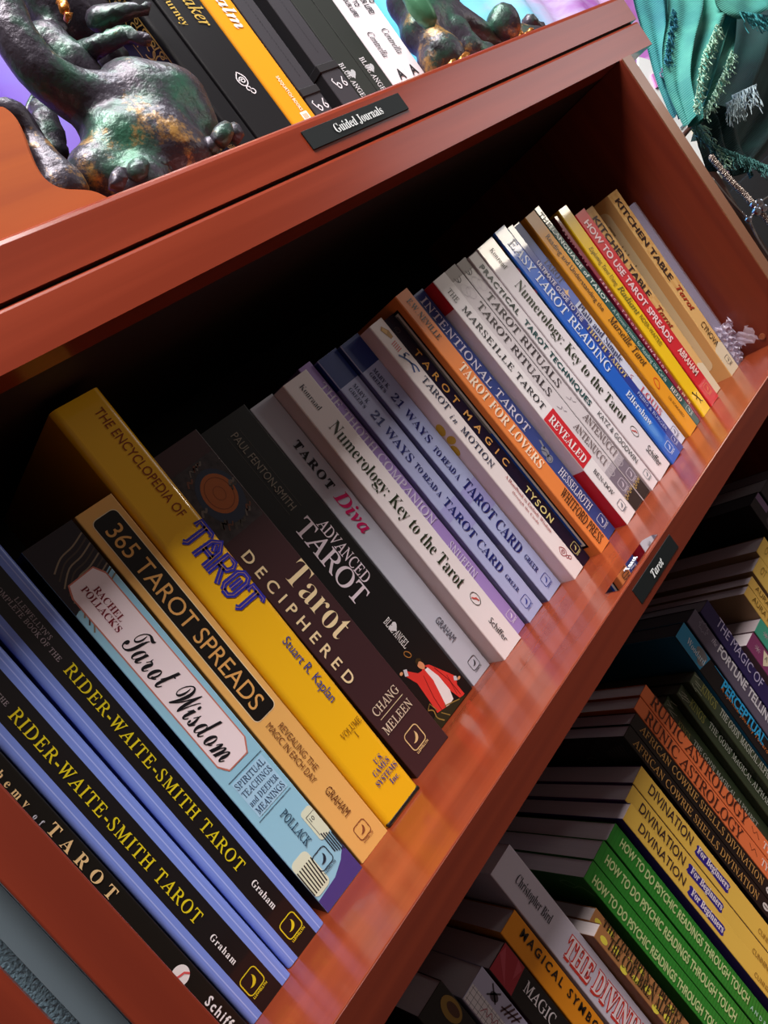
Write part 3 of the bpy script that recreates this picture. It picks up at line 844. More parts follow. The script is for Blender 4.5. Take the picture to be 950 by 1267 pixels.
def make_book(bid):
    xL, xR, y, h, dx, z0 = DIMS[bid]
    name, label, spine, left, page, rough, r, d = INFO[bid]
    w = xR - xL
    phi = math.asin(dx / h)
    grp = GT if z0 > 100 else (GL if z0 < -100 else GM)
    base = z0 + abs(math.sin(phi)) * w / 2 + 0.02
    root = empty(name, ((xL + xR) / 2e3, y / 1e3, base / 1e3), label, 'book', grp, roty=phi)
    ROOT[bid], WID[bid] = root, w
    t = 1.6 if name in ('hardback_book', 'journal') else 0.45
    sq = 2.5 if name in ('hardback_book', 'journal') else 0.35

    def prof(o):
        rr = max(r - o, 0.12)
        hw = w / 2 - o
        p = [(-hw, d)]
        for k in range(6):
            a = PI + k / 5 * PI / 2
            p.append((-hw + rr + rr * math.cos(a), o + rr + rr * math.sin(a)))
        for k in range(6):
            a = 1.5 * PI + k / 5 * PI / 2
            p.append((hw - rr + rr * math.cos(a), o + rr + rr * math.sin(a)))
        p.append((hw, d))
        return p
    A, B = prof(0), prof(t)
    n = len(A)
    V, F, MI, SM = [], [], [], []

    def vv(ring, k, z):
        V.append((ring[k][0] / 1e3, ring[k][1] / 1e3, z / 1e3))
        return len(V) - 1
    arcs = {}
    for k in range(n - 1):
        mi = 1 if k == 0 else (2 if k == n - 2 else 0)
        if k in (0, 6, n - 2):      # the two covers and the flat of the spine
            F.append((vv(A, k, 0), vv(A, k + 1, 0), vv(A, k + 1, h), vv(A, k, h)))
            SM.append(False)
        else:                       # rounded edges, smooth within themselves
            side = k < 6
            for q in (k, k + 1):
                if (side, q) not in arcs:
                    arcs[(side, q)] = (vv(A, q, 0), vv(A, q, h))
            F.append((arcs[(side, k)][0], arcs[(side, k + 1)][0], arcs[(side, k + 1)][1], arcs[(side, k)][1]))
            SM.append(True)
        F.append((vv(B, k + 1, 0), vv(B, k, 0), vv(B, k, h), vv(B, k + 1, h)))
        F.append((vv(A, k, h), vv(A, k + 1, h), vv(B, k + 1, h), vv(B, k, h)))
        F.append((vv(A, k + 1, 0), vv(A, k, 0), vv(B, k, 0), vv(B, k + 1, 0)))
        SM += [False] * 3
        MI += [mi] * 4
    F += [(vv(A, 0, 0), vv(A, 0, h), vv(B, 0, h), vv(B, 0, 0)), (vv(A, n - 1, 0), vv(B, n - 1, 0), vv(B, n - 1, h), vv(A, n - 1, h))]
    MI += [1, 2]
    SM += [False, False]
    shiny = bid in ('easy', 'ult', 'plain', 'lang', 'rad', 'howto', 'mars', 'num2', 'lovers', 'enc', 'perf', 'rws1', 'rws2')
    c = mesh('cover', V, F, mat(spine, rough + .08, coat=0.6 if shiny else 0.06), root)
    c.data.materials.append(mat(left, rough + .1, coat=0.0))
    c.data.materials.append(mat(left, rough + .1, coat=0.0))
    c.data.polygons.foreach_set('material_index', MI)
    c.data.polygons.foreach_set('use_smooth', SM)
    pg = box('page_block', (-w / 2 + t + .05) / 1e3, (w / 2 - t - .05) / 1e3, (t + .3) / 1e3, (d - sq) / 1e3, sq / 1e3, (h - sq) / 1e3, page_mat(page), root)
    return root


for b in DIMS:
    make_book(b)

LM = {}


def ink(c, rough=0.45):
    return mat(c, rough)


for bk, s, f, c, u, z0_, z1_, cap in TEXTS:
    if f == 'frak':
        continue
    nm = 'title_lettering' if cap > 4.5 else 'small_lettering'
    gold = c in ('c09050', 'd8a050', 'e0a860', 'c8a850')
    u = min(u, WID[bk] / 2 - .3 - cap)
    text_down(ROOT[bk], s, f, mat(c, 0.35, 0.0), u, z0_, z1_, cap, nm, res=2 if cap < 5 else 4)


def fl(bk, name, polys, col, eps=0.12, rough=0.4):
    return flat(ROOT[bk], name, polys, ink(col, rough), eps)


def fleft(bk, name, polys, col, eps=0.12, rough=0.4):
    return flat(ROOT[bk], name, polys, ink(col, rough), eps, 'left', WID[bk])


def moon(bk, u, z, size, col, word=True, bg=None):
    q = ribbon(rrect(u - size / 2, u + size / 2, z - size / 2, z + size / 2, size * .2, 3), size * .055, True)
    a = []
    k = size * .30
    for i in range(13):
        t = -PI / 2 + PI * i / 12
        a.append((k * math.cos(t), k * math.sin(t)))
    for i in range(11, 0, -1):
        t = -PI / 2 + PI * i / 12
        a.append((k * .45 * math.cos(t), k * math.sin(t)))
    c, s = math.cos(-PI / 4), math.sin(-PI / 4)
    cres = [(u + (p[0] - k * .35) * c - p[1] * s, z + (p[0] - k * .35) * s + p[1] * c) for p in a]
    if bg:
        fl(bk, 'emblem_ground', [rrect(u - size / 2, u + size / 2, z - size / 2, z + size / 2, size * .2, 3)], bg, 0.1)
    o = fl(bk, 'publisher_emblem', q + [cres], col, 0.22)
    if word:
        text_across(o, 'LLEWELLYN', 'sansb', ink(col), u - size * .45, u + size * .45, z - size * .68, size * .12, 'emblem_lettering', res=1)


for a in (('rws2', .3, 13.4, 9.5, 'e0cc20'), ('rws1', -1.1, 13.9, 9.5, 'd4c020'), ('wis', 1.3, 20.8, 9.5, '1c2c3c'), ('s365', .5, 12.4, 8.5, '8a4a2c'),
          ('dec', -1.0, 17.3, 12, 'e0c088'), ('diva', .9, 10.3, 8, '20242c'), ('thoth', 1.0, 13, 7, 'ece4f4'), ('w21a', -.7, 12.2, 8, '26389c'),
          ('w21b', .5, 11.8, 8, '26389c'), ('magic', -.6, 14.5, 7.5, 'd8d088'), ('inten', 1.6, 13.6, 8.5, 'dce0f0'), ('mars', 0, 13.2, 7.5, '34465a'),
          ('rita', 0.5, 22.2, 8.5, 'd8d0dc'), ('ritb', .6, 22.1, 8.5, 'd8d0dc'), ('prac', 0.6, 11.8, 7, '3c5c68'), ('easy', 0.6, 11.6, 8.5, 'dcecfa'),
          ('ult', 0, 11.2, 6.5, 'ccd4f0'), ('plain', 1.0, 12.3, 8, '28306a'), ('lang', 0.2, 15, 7, 'd4e4e0'), ('howto', .8, 14, 8.5, 'e8a070'), ('kitb', 1, 13.7, 8, '34302c')):
    moon(*a)

# blue bands along the spine edges of the two black and blue books
for b, ww in (('rws1', 26.2), ('rws2', 26.0)):
    for s in (-1, 1):
        e0, e1 = s * (ww / 2 - 2.0), s * (ww / 2 - 6.2)
        fl(b, 'blue_band', [[(min(e0, e1), 0.2), (max(e0, e1), 0.2), (max(e0, e1), 253.8), (min(e0, e1), 253.8)]], '7890e0', 0.1, 0.28)
        fl(b, 'pale_line', ribbon([(s * (ww / 2 - 3.3), 0.3), (s * (ww / 2 - 3.3), 253.6)], 0.5), 'a8b8f4', 0.16, 0.28)
        pts = []
        rr, hw = 2.0, ww / 2
        V, F = [], []
        for k in range(6):
            a = (PI + k / 5 * PI / 2) if s < 0 else (1.5 * PI + k / 5 * PI / 2)
            cx = -hw + rr if s < 0 else hw - rr
            V += [((cx + (rr + .1) * math.cos(a)) / 1e3, (rr + (rr + .1) * math.sin(a)) / 1e3, z / 1e3) for z in (.2, 253.8)]
        F = [(2 * k, 2 * k + 2, 2 * k + 3, 2 * k + 1) for k in range(5)]
        mesh('blue_edge', V, F, mat('7890e0', 0.28), ROOT[b], True)
# slim dark book, circle emblem
fl('alch', 'round_emblem', [ellipse(-1.5, 43.1, 4.3, 4.3, 24)], 'ece8e8', 0.15)
fl('alch', 'quill', ribbon([(-4.5, 44.5), (-2.5, 43.4), (0.3, 42.6), (1.8, 40.4)], 0.9), 'd85858', 0.25)

# pale blue book
R_ = 'wis'
fl(R_, 'dark_top', [[(-14, 235), (14, 235), (14, 206), (9.5, 204), (-9, 198), (-13.9, 196)]], '2c262c')
for k in range(9):
    z = 226 - k * 3.2
    fl(R_, 'stripe', ribbon(spline2([(-9 - k * .4, z - 8 - k), (-2, z - 3.5), (6, z - 2), (13.8, z + 1)], 4), 0.8), ('8c7c68', '4c4038')[k % 2], 0.16)
pk = [(-9.6, 203), (-7.2, 209.2), (6.8, 209.8), (9.9, 204), (10.4, 96), (6.4, 89.4), (-5.6, 89.4), (-8.9, 95)]
fl(R_, 'label_border', [[(a * 1.07, 149.5 + (b - 149.5) * 1.012) for a, b in pk]], 'c87868', 0.18)
fl(R_, 'spine_label', [pk], 'f4e4ea', 0.24)
fl(R_, 'rule', ribbon([(-10.5, 84.5), (12.6, 84.5)], .35), '3c5468', 0.2)
fl(R_, 'rule', ribbon([(-11, 59.4), (12, 59.3)], .35), '3c5468', 0.2)
fl(R_, 'pale_patch', [[(-9.5, 83), (11.5, 83), (11.5, 61), (-9.5, 61)]], 'aad4f0', 0.16)
for s, u0, u1, z in (('SPIRITUAL', -9, 10.5, 78.4), ('TEACHINGS', -9, 10.8, 73), ('and DEEPER', -9, 10.6, 67.4), ('MEANINGS', -8.6, 10.6, 62.2)):
    text_across(ROOT[R_], s, 'serif', ink('2c4468'), u0, u1, z, 3.4, eps=0.3)
fl(R_, 'purple_foot', [[(-14, .2), (14, .2), (14, 17.5), (8, 12.5), (0, 9), (-14, 8)]], '4c3c84', 0.14)
fl(R_, 'card_picture', [rrect(6.6, 13.9, 27, 46, 2), rrect(-13.9, -2.5, 9.5, 32, 3)], 'dce4cc', 0.17)
for k in range(7):
    fl(R_, 'stripe', ribbon([(-13.5 + k * 1.55, 11.5), (-13.2 + k * 1.7, 26.5)], .7), '24241c', 0.22)
for k in range(5):
    fl(R_, 'stripe', ribbon([(8.6 + k * 1.2, 18 - k * .8), (8.8 + k * 1.2, 30.5 - k)], .7), '24303c', 0.22)
fl(R_, 'card_frame', ribbon([(8, 42), (13.6, 42)], .3) + ribbon([(8, 42), (8, 30)], .3), '343c40', 0.22)
text_across(ROOT[R_], '10', 'sans', ink('343c40'), 9, 11.6, 38, 2.6, eps=.25)

# tan book
fl('s365', 'panel_border', [rrect(-7.3, 7.9, 94.6, 228.4, 3.2)], 'f0dcb8', 0.12)
fl('s365', 'black_panel', [rrect(-6.9, 7.5, 95, 228, 3)], '14100e', 0.16)

# yellow hardback
for s, u0, u1, z in (('VOLUME', -3.4, 12.5, 53.2), ('I', 4.2, 5.4, 48.3)):
    text_across(ROOT['enc'], s, 'serif', ink('8a5c14'), u0, u1, z, 3.6)
for s, u0, u1, z in (('U.S.', 2.5, 9.0, 29.4), ('GAMES', -2.6, 10.6, 24.9), ('SYSTEMS', -4.8, 12.6, 19.6), ('Inc.', 2.8, 9.6, 14.6)):
    text_across(ROOT['enc'], s, 'serifb', ink('4c4484'), u0, u1, z, 3.5)
box('binding_board', -.0147, .0147, -.0006, .200, .0001, .0022, mat('14100e', .4), ROOT['enc'], bevel=.0008)

GOTH = {'T': [[(0, 8), (0, 11), (8, 11), (8.6, 9.6)], [(4, 11), (4, 1.2), (2.4, 0)]],
        'A': [[(.6, 0), (1, 9), (4, 12), (7, 9), (7.4, 0)], [(1, 5), (7.2, 5)], [(3, 9.5), (5, 7)]],
        'R': [[(1, 0), (1, 11), (6, 11), (7.2, 9), (6, 6.4), (1, 6)], [(3.5, 6), (7.8, 0)]],
        'O': [[(2.2, .5), (.6, 2.5), (.6, 9.5), (2.6, 11.5), (5.6, 11.5), (7.2, 9.5), (7.2, 2.5), (5.4, .5), (2.2, .5)], [(4, 3), (4, 9)]]}
for w_, col_, e_ in ((3.3, '2c2c9e', .4), (.28, 'c89848', .48)):
    q = []
    for i, ch in enumerate('TAROT'):
        for ln_ in GOTH[ch]:
            mp_ = [(-3.4 + b_ * 1.42, 196.1 - (i * 9.4 + a_) * 1.19) for a_, b_ in ln_]
            q += ribbon(mp_, w_)
    if w_ > 1:
        goth = fl('enc', 'title_lettering', q, col_, e_)
    else:
        flat(goth, 'title_inline', q, ink(col_), e_)

# maroon book: square picture with a copper disc
R_ = 'dec'
pic = mat('3a3436', 0.35, grain=0.9, gscale=(260, 260, 260))
cp_ = flat(ROOT[R_], 'cover_picture', [[(-16.6, 177.5), (15.6, 177.5), (15.6, 224.2), (-16.6, 224.2)]], pic, .12)
flat(cp_, 'blue_halo', [ellipse(1.8, 200.5, 13.5, 17.5, 28)], ink('2c3448'), 0.17)
flat(cp_, 'copper_disc', [ellipse(2.0, 202, 10.4, 12.6, 28)], ink('a85a28'), 0.22)
fl(R_, 'disc_ring', ribbon(ellipse(2.0, 202, 8.2, 10, 24), .4, True) + ribbon(ellipse(2.0, 202, 3.5, 4.4, 16), .3, True), '7a3c1c', 0.27)
random.seed(3)
for k in range(15):
    a = random.uniform(0, 2 * PI)
    cx, cz = 1.5 + 14.5 * math.cos(a), 201 + 20 * math.sin(a)
    cx, cz = max(-13.5, min(12.5, cx)), max(181, min(221, cz))
    pts = spline2([(cx - 2.4, cz - 1.5), (cx - .6, cz + 1.7), (cx + 1.0, cz + .1), (cx + 2.6, cz + 2)], 3)
    fl(R_, 'figure_shape', ribbon(pts, random.uniform(.7, 1.6)), ('6c645e', '6c4434', '4c4640')[k % 3], 0.27)
fl(R_, 'rule', ribbon([(-11, 40.8), (11, 40.6)], .45), 'd8c8a0', 0.2)
text_across(ROOT[R_], 'CHANG', 'serif', ink('d8c8b0'), -12, 10.6, 43.6, 5.4)
text_across(ROOT[R_], 'MELEEN', 'serif', ink('d8c8b0'), -14, 11.6, 31.4, 5.4)

# black book: robed figure
R_ = 'adv'
fl(R_, 'rule', ribbon([(-3.6, 226), (-3.6, 166)], .2), '5c5650', 0.15)
fl(R_, 'rule', ribbon([(7.0, 226), (7.0, 166)], .2), '5c5650', 0.15)
fl(R_, 'heart_emblem', [[(3.4 + .22 * (16 * math.sin(t) ** 3), 68.6 + .22 * (13 * math.cos(t) - 5 * math.cos(2 * t) - 2 * math.cos(3 * t) - math.cos(4 * t))) for t in [i * PI / 12 for i in range(24)]]], 'e4e4ea', 0.16)
fl(R_, 'red_robe', [[(3.2, 36), (6.5, 34), (14.5, 19), (17, 14), (13.5, 10), (13.6, 2), (9, 2), (6.5, 12), (6, 26)],
                    [(-.5, 35), (2.2, 36.5), (2.5, 26), (-1.5, 12), (-4.5, 4), (-11.5, 6), (-10, 20), (-9, 32), (-12.5, 41.5), (-9.5, 43), (-4, 36)]], 'e03830', 0.16)
fl(R_, 'robe_fold', ribbon([(8, 30), (11, 16), (11, 4)], .5) + ribbon([(-2, 32), (-6, 18), (-7.5, 7)], .5) + ribbon([(12, 20), (9, 6)], .4), '8a1818', 0.24)
fl(R_, 'white_tunic', [[(1.5, 34), (4.3, 33.5), (6.6, 24), (6.8, 12), (4.4, 6), (-3.4, 5.6), (-1.2, 14), (1.6, 25)]], 'f4ecec', 0.2)
fl(R_, 'head', [ellipse(1.4, 38, 2.2, 3.4, 16, .3)], 'e0986c', 0.24)
fl(R_, 'hair', [[(-.9, 39.5), (-.4, 42.5), (1.8, 43.4), (4.2, 41.5), (3.8, 39.4), (1.6, 40.8)]], '3a2c14', 0.28)
fl(R_, 'hand', [ellipse(-13.6, 44.3, 1.4, 1.1, 10)], 'e0a070', 0.24)
fl(R_, 'hand', [ellipse(17.8, 12, 1.5, 1.0, 10)], 'e0a070', 0.24)
fl(R_, 'sleeve', [[(-12.8, 41.2), (-10.8, 45), (-8.6, 43.6), (-10.5, 39.6)], [(15.2, 16), (17.2, 14.4), (16, 11.6), (13.8, 13.4)]], 'd0d0d8', 0.22)
fl(R_, 'table', [[(-16.8, 8), (-13, 9.5), (11.2, 2.2), (14.5, .4), (-16.8, .4)]], '2c2a18', 0.3)
fl(R_, 'table_item', ribbon(spline2([(-15.5, 15), (-12.5, 12), (-13.6, 7), (-10.6, 2)], 4), .8) + ribbon([(-4, 8), (8, 2.6)], .7) + ribbon([(-15.5, 15), (-11.6, 17), (-10.2, 10)], .6) + ribbon([(-9, 7), (-5, 1)], .6), '9a7c3c', 0.36)
fl(R_, 'gold_ring', ribbon(ellipse(-1.2, 49.5, 1.7, 2.9, 14, .5), .55, True), 'b07838', 0.2)

# pale books: oval emblem with a red quill
for b, u, z in (('num', 1.5, 43.7), ('num2', 1.4, 42.5)):
    fl(b, 'oval_emblem', ribbon(ellipse(u, z, 3.4, 5.0, 24), .5, True), '34342c', 0.2)
    fl(b, 'quill', ribbon([(u - 1.8, z + 2.6), (u - .4, z + .6), (u + .8, z - .2), (u + 1.4, z - 2.8)], 1.1), 'd05048', 0.25)
# navy caps of the two lilac books
for b, ww in (('w21a', 19.8), ('w21b', 20.0)):
    fl(b, 'navy_cap', [[(-ww / 2 + .4, 209.4), (ww / 2 - .4, 209.4), (ww / 2 - .4, DIMS[b][3] - .1), (-ww / 2 + .4, DIMS[b][3] - .1)]], '20347c', 0.12)
    fl(b, 'spine_panel', [[(-ww / 2 + .4, 92), (ww / 2 - .4, 92), (ww / 2 - .4, 103), (-ww / 2 + .4, 103)], [(0, 78), (ww / 2 - .4, 78), (ww / 2 - .4, 92), (0, 92)]], 'a8a8e0', 0.1)
    fleft(b, 'cover_art', [[(1, 2), (150, 2), (150, 70), (1, 55)]], '6c7094')
    fleft(b, 'navy_cap', [[(1, 209.4), (150, 209.4), (150, 232), (1, 232)]], '182c6c')
# white book with the dancing figure
R_ = 'motion'
fl(R_, 'top_picture', [[(-1.4, 224.5), (1.2, 226.5), (4.6, 221), (4.2, 216), (1.4, 215.5)]], 'b8863c', 0.15)
fl(R_, 'top_picture', [[(-0.8, 224), (1.6, 225), (3.2, 221.4), (.6, 220)]], 'e0b060', 0.2)
fl(R_, 'red_word', [q for k in range(5) for q in ribbon([(-1.5, 212.4 - k * 1.6), (3.4, 212.8 - k * 1.6)], .9)], 'd07070', 0.15)
fl(R_, 'dancing_figure', ribbon(spline2([(-2.8, 204), (.2, 199), (1.5, 194), (-1.4, 188)], 4), 1.5) + ribbon(spline2([(1.2, 195), (3.4, 190.5), (2.6, 186)], 4), 1.3) + ribbon(spline2([(-.4, 200), (3.6, 202), (5.0, 199)], 4), .9) + [ellipse(1.8, 201.4, 1.1, 1.3, 10)], '2c4c90', 0.15)
fleft(R_, 'butterfly', [ellipse(10, 145, 4, 5, 14, .4), ellipse(8, 135, 4.4, 3.4, 14), ellipse(11.5, 127, 3.4, 4.6, 14)], 'c89c1c')


def eye_emblem(bk, u, z, k, col, lw=.5):
    leaf = spline2([(-.1, 4.4), (-2.6, 1.4), (-2.2, -1.6), (0, -3), (2.2, -1.4), (2.2, 1.6), (-.1, 4.4)], 4)
    sp = [(math.cos(t) * (.35 + t * .16), math.sin(t) * (.35 + t * .16)) for t in [i * .45 for i in range(22)]]
    e8 = ellipse(.2, -4.4, 1.1, 1.1, 12), ellipse(1.6, -6.2, 1.25, 1.25, 12)
    q = []
    for pl, cl in ((leaf, False), (sp, False), (e8[0], True), (e8[1], True)):
        q += ribbon([(u + a * k, z + b * k) for a, b in pl], lw, cl)
    fl(bk, 'eye_emblem', q, col, 0.22)


eye_emblem('motion', .8, 20, 1.1, 'a84850')
eye_emblem('j2', 3.2, 66.5, 1.45, 'e8e4e8', .8)
fl('magic', 'swirl', ribbon([(-1.5 + (1 + t * .2) * math.cos(t), 218 + (1 + t * .2) * math.sin(t)) for t in [i * .5 for i in range(18)]], .35), '5c5858', .2)

# orange book: framed picture on its left cover
R_ = 'lovers'
fr_ = fleft(R_, 'picture_frame', [[(6, 8), (140, 8), (140, 229.5), (6, 229.5)]], '0c0a0c', 0.1)
flat(fr_, 'frame_line', [[(7.6, 10), (138, 10), (138, 227.5), (7.6, 227.5)]], ink('d8d4cc'), 0.14, 'left', WID[R_])
flat(fr_, 'framed_picture', [[(9.6, 12), (136, 12), (136, 226), (9.6, 226)]], ink('8c8480'), 0.18, 'left', WID[R_])
flat(fr_, 'framed_picture', [[(9.6, 12), (136, 12), (136, 120), (9.6, 120)]], ink('1c4ca8'), 0.22, 'left', WID[R_])
# blue book: small statue figure
fl('inten', 'statue_figure', [[(3, 92.5), (4.4, 90.6), (2.4, 84), (1.2, 85)], ellipse(.4, 82.6, 3.4, 4.6, 14), ellipse(-.6, 76.4, 3.6, 3.2, 14)], '8a8c98', 0.16)
fl('inten', 'statue_figure', ribbon(ellipse(-.6, 76.4, 2.2, 2.0, 12), .5, True) + ribbon(spline2([(-2, 86), (1, 82), (0, 79)], 3), .7), '4c4c5c', 0.22)
# white book with red blocks
R_ = 'mars'
fl(R_, 'red_block', [[(-8.0, 55.6), (8.0, 55.6), (8.0, 103.6), (-8.0, 103.6)]], 'd02430', 0.14)
fleft(R_, 'red_block', [[(.3, 206.5), (150, 206.5), (150, 230.4), (.3, 230.4)]], 'b81c28')
fleft(R_, 'red_block', [[(.3, .2), (150, .2), (150, 54), (.3, 54)]], 'c01c28')
# ornamented pair
for b, ww in (('rita', 15.3), ('ritb', 13.2)):
    hw = ww / 2 - .5
    fl(b, 'grey_foot', [[(-hw, 14), (hw, 14), (hw, 34), (-hw, 34)]], '7c7280', 0.12)
    fl(b, 'pale_foot', [[(-hw, 34), (hw, 34), (hw, 40), (-hw, 40)]], 'b0a8b0', 0.12)
    fl(b, 'black_foot', [[(-hw, .2), (hw, .2), (hw, 14), (-hw, 14)]], '2c2422', 0.15)
    fl(b, 'gold_scroll', ribbon([(p[0] * hw / 6.5, p[1]) for p in spline2([(-6.4, 15), (-5, 11), (-3.4, 14), (-4.6, 15.6), (-2, 12), (0, 15.6), (2, 12), (3.8, 15.4), (4.8, 13), (6.4, 15.8)], 4)], .55), 'c8a860', 0.2)
    fl(b, 'ring_ornament', ribbon(ellipse(-.5, 36, 3.2, 4, 16), .4, True) + ribbon(ellipse(2.2, 39, 2.8, 3.6, 16), .4, True) + ribbon(ellipse(-1.6, 212, 4, 5, 16), .3, True) + ribbon(ellipse(1.6, 208, 4, 5, 16), .3, True), 'ccc4cc', 0.2)
    fl(b, 'grey_head', [[(-hw, 222), (hw, 222), (hw, 231.3), (-hw, 231.3)]], 'a89c98', 0.12)
    fl(b, 'scroll', ribbon(spline2([(-4, 224), (-2.6, 219.5), (-.8, 222.4), (-1.6, 219), (1.4, 220), (2.4, 223)], 4), .5), '4c4448', 0.2)
    fl(b, 'scroll', ribbon(spline2([(-2.6, 103), (-1, 99), (1.6, 99.6), (.4, 96.6), (2.6, 94)], 4), .45), '9c949c', 0.2)
# bright blue book
fleft('easy', 'cover_picture', [[(2, 140), (150, 140), (150, 232), (2, 232)]], '1c2a34')
for k in range(8):
    fleft('easy', 'rose', [ellipse(4 + (k % 3) * 2.5, 222 - k * 7, 2.6, 2.8, 12)], ('b8586c', 'c8746c', '3c6c68')[k % 3], 0.18)
for k_, c_ in enumerate(('2a6cd2', '3a7cda', '4c8ae0', '5e98e6')):
    fl('easy', 'pale_glow', [ellipse(-2.2, 34, 6.4 - k_ * 1.3, 26 - k_ * 5.5, 28)], c_, 0.06 + k_ * .04)
fl('plain', 'red_figure', ribbon(spline2([(-3, 75), (-1, 72), (1, 75), (3, 72)], 3), .6), 'c86070', 0.2)
fl('plain', 'sky_picture', [[(-8, 150), (8, 150), (8, 230), (-8, 230)]], '6c80c8', 0.1)
fl('plain', 'star', [[(0, 168), (1, 164), (5, 163), (1, 161), (0, 157), (-1, 161), (-5, 163), (-1, 164)]], 'f0c890', 0.18)
fl('marso', 'red_loop', ribbon([(a, b) for a, b in spline2([(-4, 49), (-4.2, 54), (-1, 58.5), (2.2, 57), (2.4, 53), (-.6, 50.4), (-4, 49)], 4)], .9), 'd84820', 0.2)
fl('rad', 'leaping_figure', ribbon([(-1.4, 21), (.6, 17), (2.2, 12)], 1.2) + ribbon([(-3, 16), (.6, 17), (3.6, 20)], .8) + ribbon([(2.2, 12), (4.4, 10)], .8) + ribbon([(1.6, 13.5), (-.8, 10)], .8) + [ellipse(-1.8, 22.4, 1.2, 1.2, 10)], '181408', 0.2)
for z in (33, 26, 18):
    fl('perf', 'gold_ornament', ribbon([(-1.9, z + 3), (1.8, z + 3)], .8) + ribbon([(-1.9, z), (1.8, z)], .8) + ribbon(spline2([(-1.6, z + 2.4), (1.4, z + 1.4), (-1.4, z + .4)], 3), .6), 'e0c098', 0.2)
# the tan pair
for b in ('kita', 'kitb'):
    ww = WID[b]
    for i in range(4):
        for j in range(14):
            if (i + j) % 2:
                u0 = -ww / 2 + .6 + i * (ww - 1.2) / 4
                fl(b, 'check', [[(u0, 100 + j * 7.4), (u0 + (ww - 1.2) / 4, 100 + j * 7.4), (u0 + (ww - 1.2) / 4, 107.4 + j * 7.4), (u0, 107.4 + j * 7.4)]], 'e0ae68', 0.1)
    fl(b, 'cream_foot', [[(-ww / 2 + .4, .3), (ww / 2 - .4, .3), (ww / 2 - .4, 30), (2, 34), (-ww / 2 + .4, 29)]], 'e4d8b8', 0.12)
fleft('kitb', 'cream_panel', [rrect(9, 133, 14, 196, 7)], 'f2e0b4', 0.12)
fleft('kita', 'cream_panel', [rrect(9, 133, 14, 196, 7)], 'f2e0b4', 0.12)
text = [('KITCHEN', 172), ('TABLE', 150), ('TAROT', 128)]
for s, z in text:
    V, F = letter_mesh(s, 'sans', 70, 11, 1)
    mesh('cover_lettering', [(-WID['kitb'] / 2e3 - .0002, (85 - x) / 1e3, (z + y) / 1e3) for x, y in V], [f[::1] for f in F], ink('a8946c'), ROOT['kitb'])
# shrink wrap on the last book
bm = bmesh.new()
random.seed(5)
N = 22
V, F = [], []
for i in range(N):
    for j in range(10):
        a, t = i / (N - 1), j / 9
        wav = .0022 * math.sin(i * 2.1 + j * .9) + .0014 * math.sin(i * 5.3 - j * 1.7)
        V.append((-.008 + .0160 * t + .0006 * t * a + wav * t, -.0012 - .010 * t * a + wav, .002 + a * .040 + .0016 * math.sin(j * 2.7 + i)))
for i in range(N - 1):
    for j in range(9):
        k = i * 10 + j
        F.append((k, k + 1, k + 11, k + 10))
film = mat('e4dcf0', 0.06, alpha=0.45, coat=1.0)
mesh('shrink_wrap', V, F, film, ROOT['shr'], False)
V, F = [], []
for i in range(14):
    for j in range(7):
        a, t = i / 13, j / 6
        V.append((.0058 + .002 * a, -.002 - .020 * a + .0025 * math.sin(j * 1.9 + i * 1.3), .018 + .010 * (t - .5) * (1 + .8 * a) + .002 * math.sin(i * 2.2 + j)))
for i in range(13):
    for j in range(6):
        k = i * 7 + j
        F.append((k, k + 1, k + 8, k + 7))
mesh('crinkled_seam', V, F, film, ROOT['shr'], False)
V = [(-.0086, -.0008, .0), (.0086, -.0008, 0), (.0086, -.0008, .1855), (-.0086, -.0008, .1855)]
mesh('shrink_wrap', V, [(0, 1, 2, 3)], mat('e4dcf0', 0.08, alpha=0.22, coat=1.0), ROOT['shr'])

# lower shelf prints
for i_, (du_, dz_) in enumerate(((.6, .6), (.6, -.6), (-.6, .6), (-.6, -.6), (-1.2, -.4), (-1.6, .2))):
    text_down(ROOT['bird'], 'THE DIVINING HAND', 'slabn', ink('d8382c'), -6.2 + du_, 192.7 + dz_, 68.8 + dz_, 11.6, 'title_outline', eps=.28 + i_ * .01)
fl('blk', 'gold_oval', [ellipse(5.0, 238, 4.8, 8.5, 24)], '8a6a2c', 0.15)
fl('blk', 'portrait', [ellipse(5.6, 237, 2.4, 5.4, 18)], '4a2a1c', 0.2)
fl('grid', 'squared_paper', [[(-9.2, .4), (-.3, .4), (-.3, 234.6), (-9.2, 234.6)]], 'dcd6dc', 0.12)
fl('grid', 'square_ruling', [q for k in range(30) for q in ribbon([(-9.2, 233 - k * 3.4), (-.3, 233 - k * 3.4)], .22)] + [q for k in range(3) for q in ribbon([(-7.6 + k * 3, 1), (-7.6 + k * 3, 234)], .22)], '5c5464', 0.16)
fl('grid', 'pentacle', [ellipse(4.2, 219, 2.2, 3.4, 14)] + ribbon([(2, 224), (8, 216)], .9) + ribbon([(2, 216), (8.4, 224)], .9), '3c3440', 0.18)
fl('grid', 'drawn_cards', [q for k in range(4) for q in ribbon([(2 + k * .3, 211 - k * 3), (9, 207 - k * 3.2)], 1.1)] + ribbon([(4, 212), (6.5, 197)], .8), '4c3038', 0.18)
fl('grid', 'red_script', ribbon(spline2([(-6.5, 222), (-3, 219), (-6, 217), (-2.6, 215), (-5.6, 212), (-2.4, 210), (-5.6, 207), (-3, 204)], 4), .45), 'a85868', 0.2)
fl('magic2', 'crimson_cap', [[(-8.2, 209.5), (8.2, 211), (8.2, 229.8), (-8.2, 229.8)]], 'a42838', 0.12)
fl('magic2', 'crimson_fold', [[(-8, 216), (7, 228), (2, 229.4)], [(-2, 214), (6, 211.6), (8, 217)]], 'b84454', 0.16)
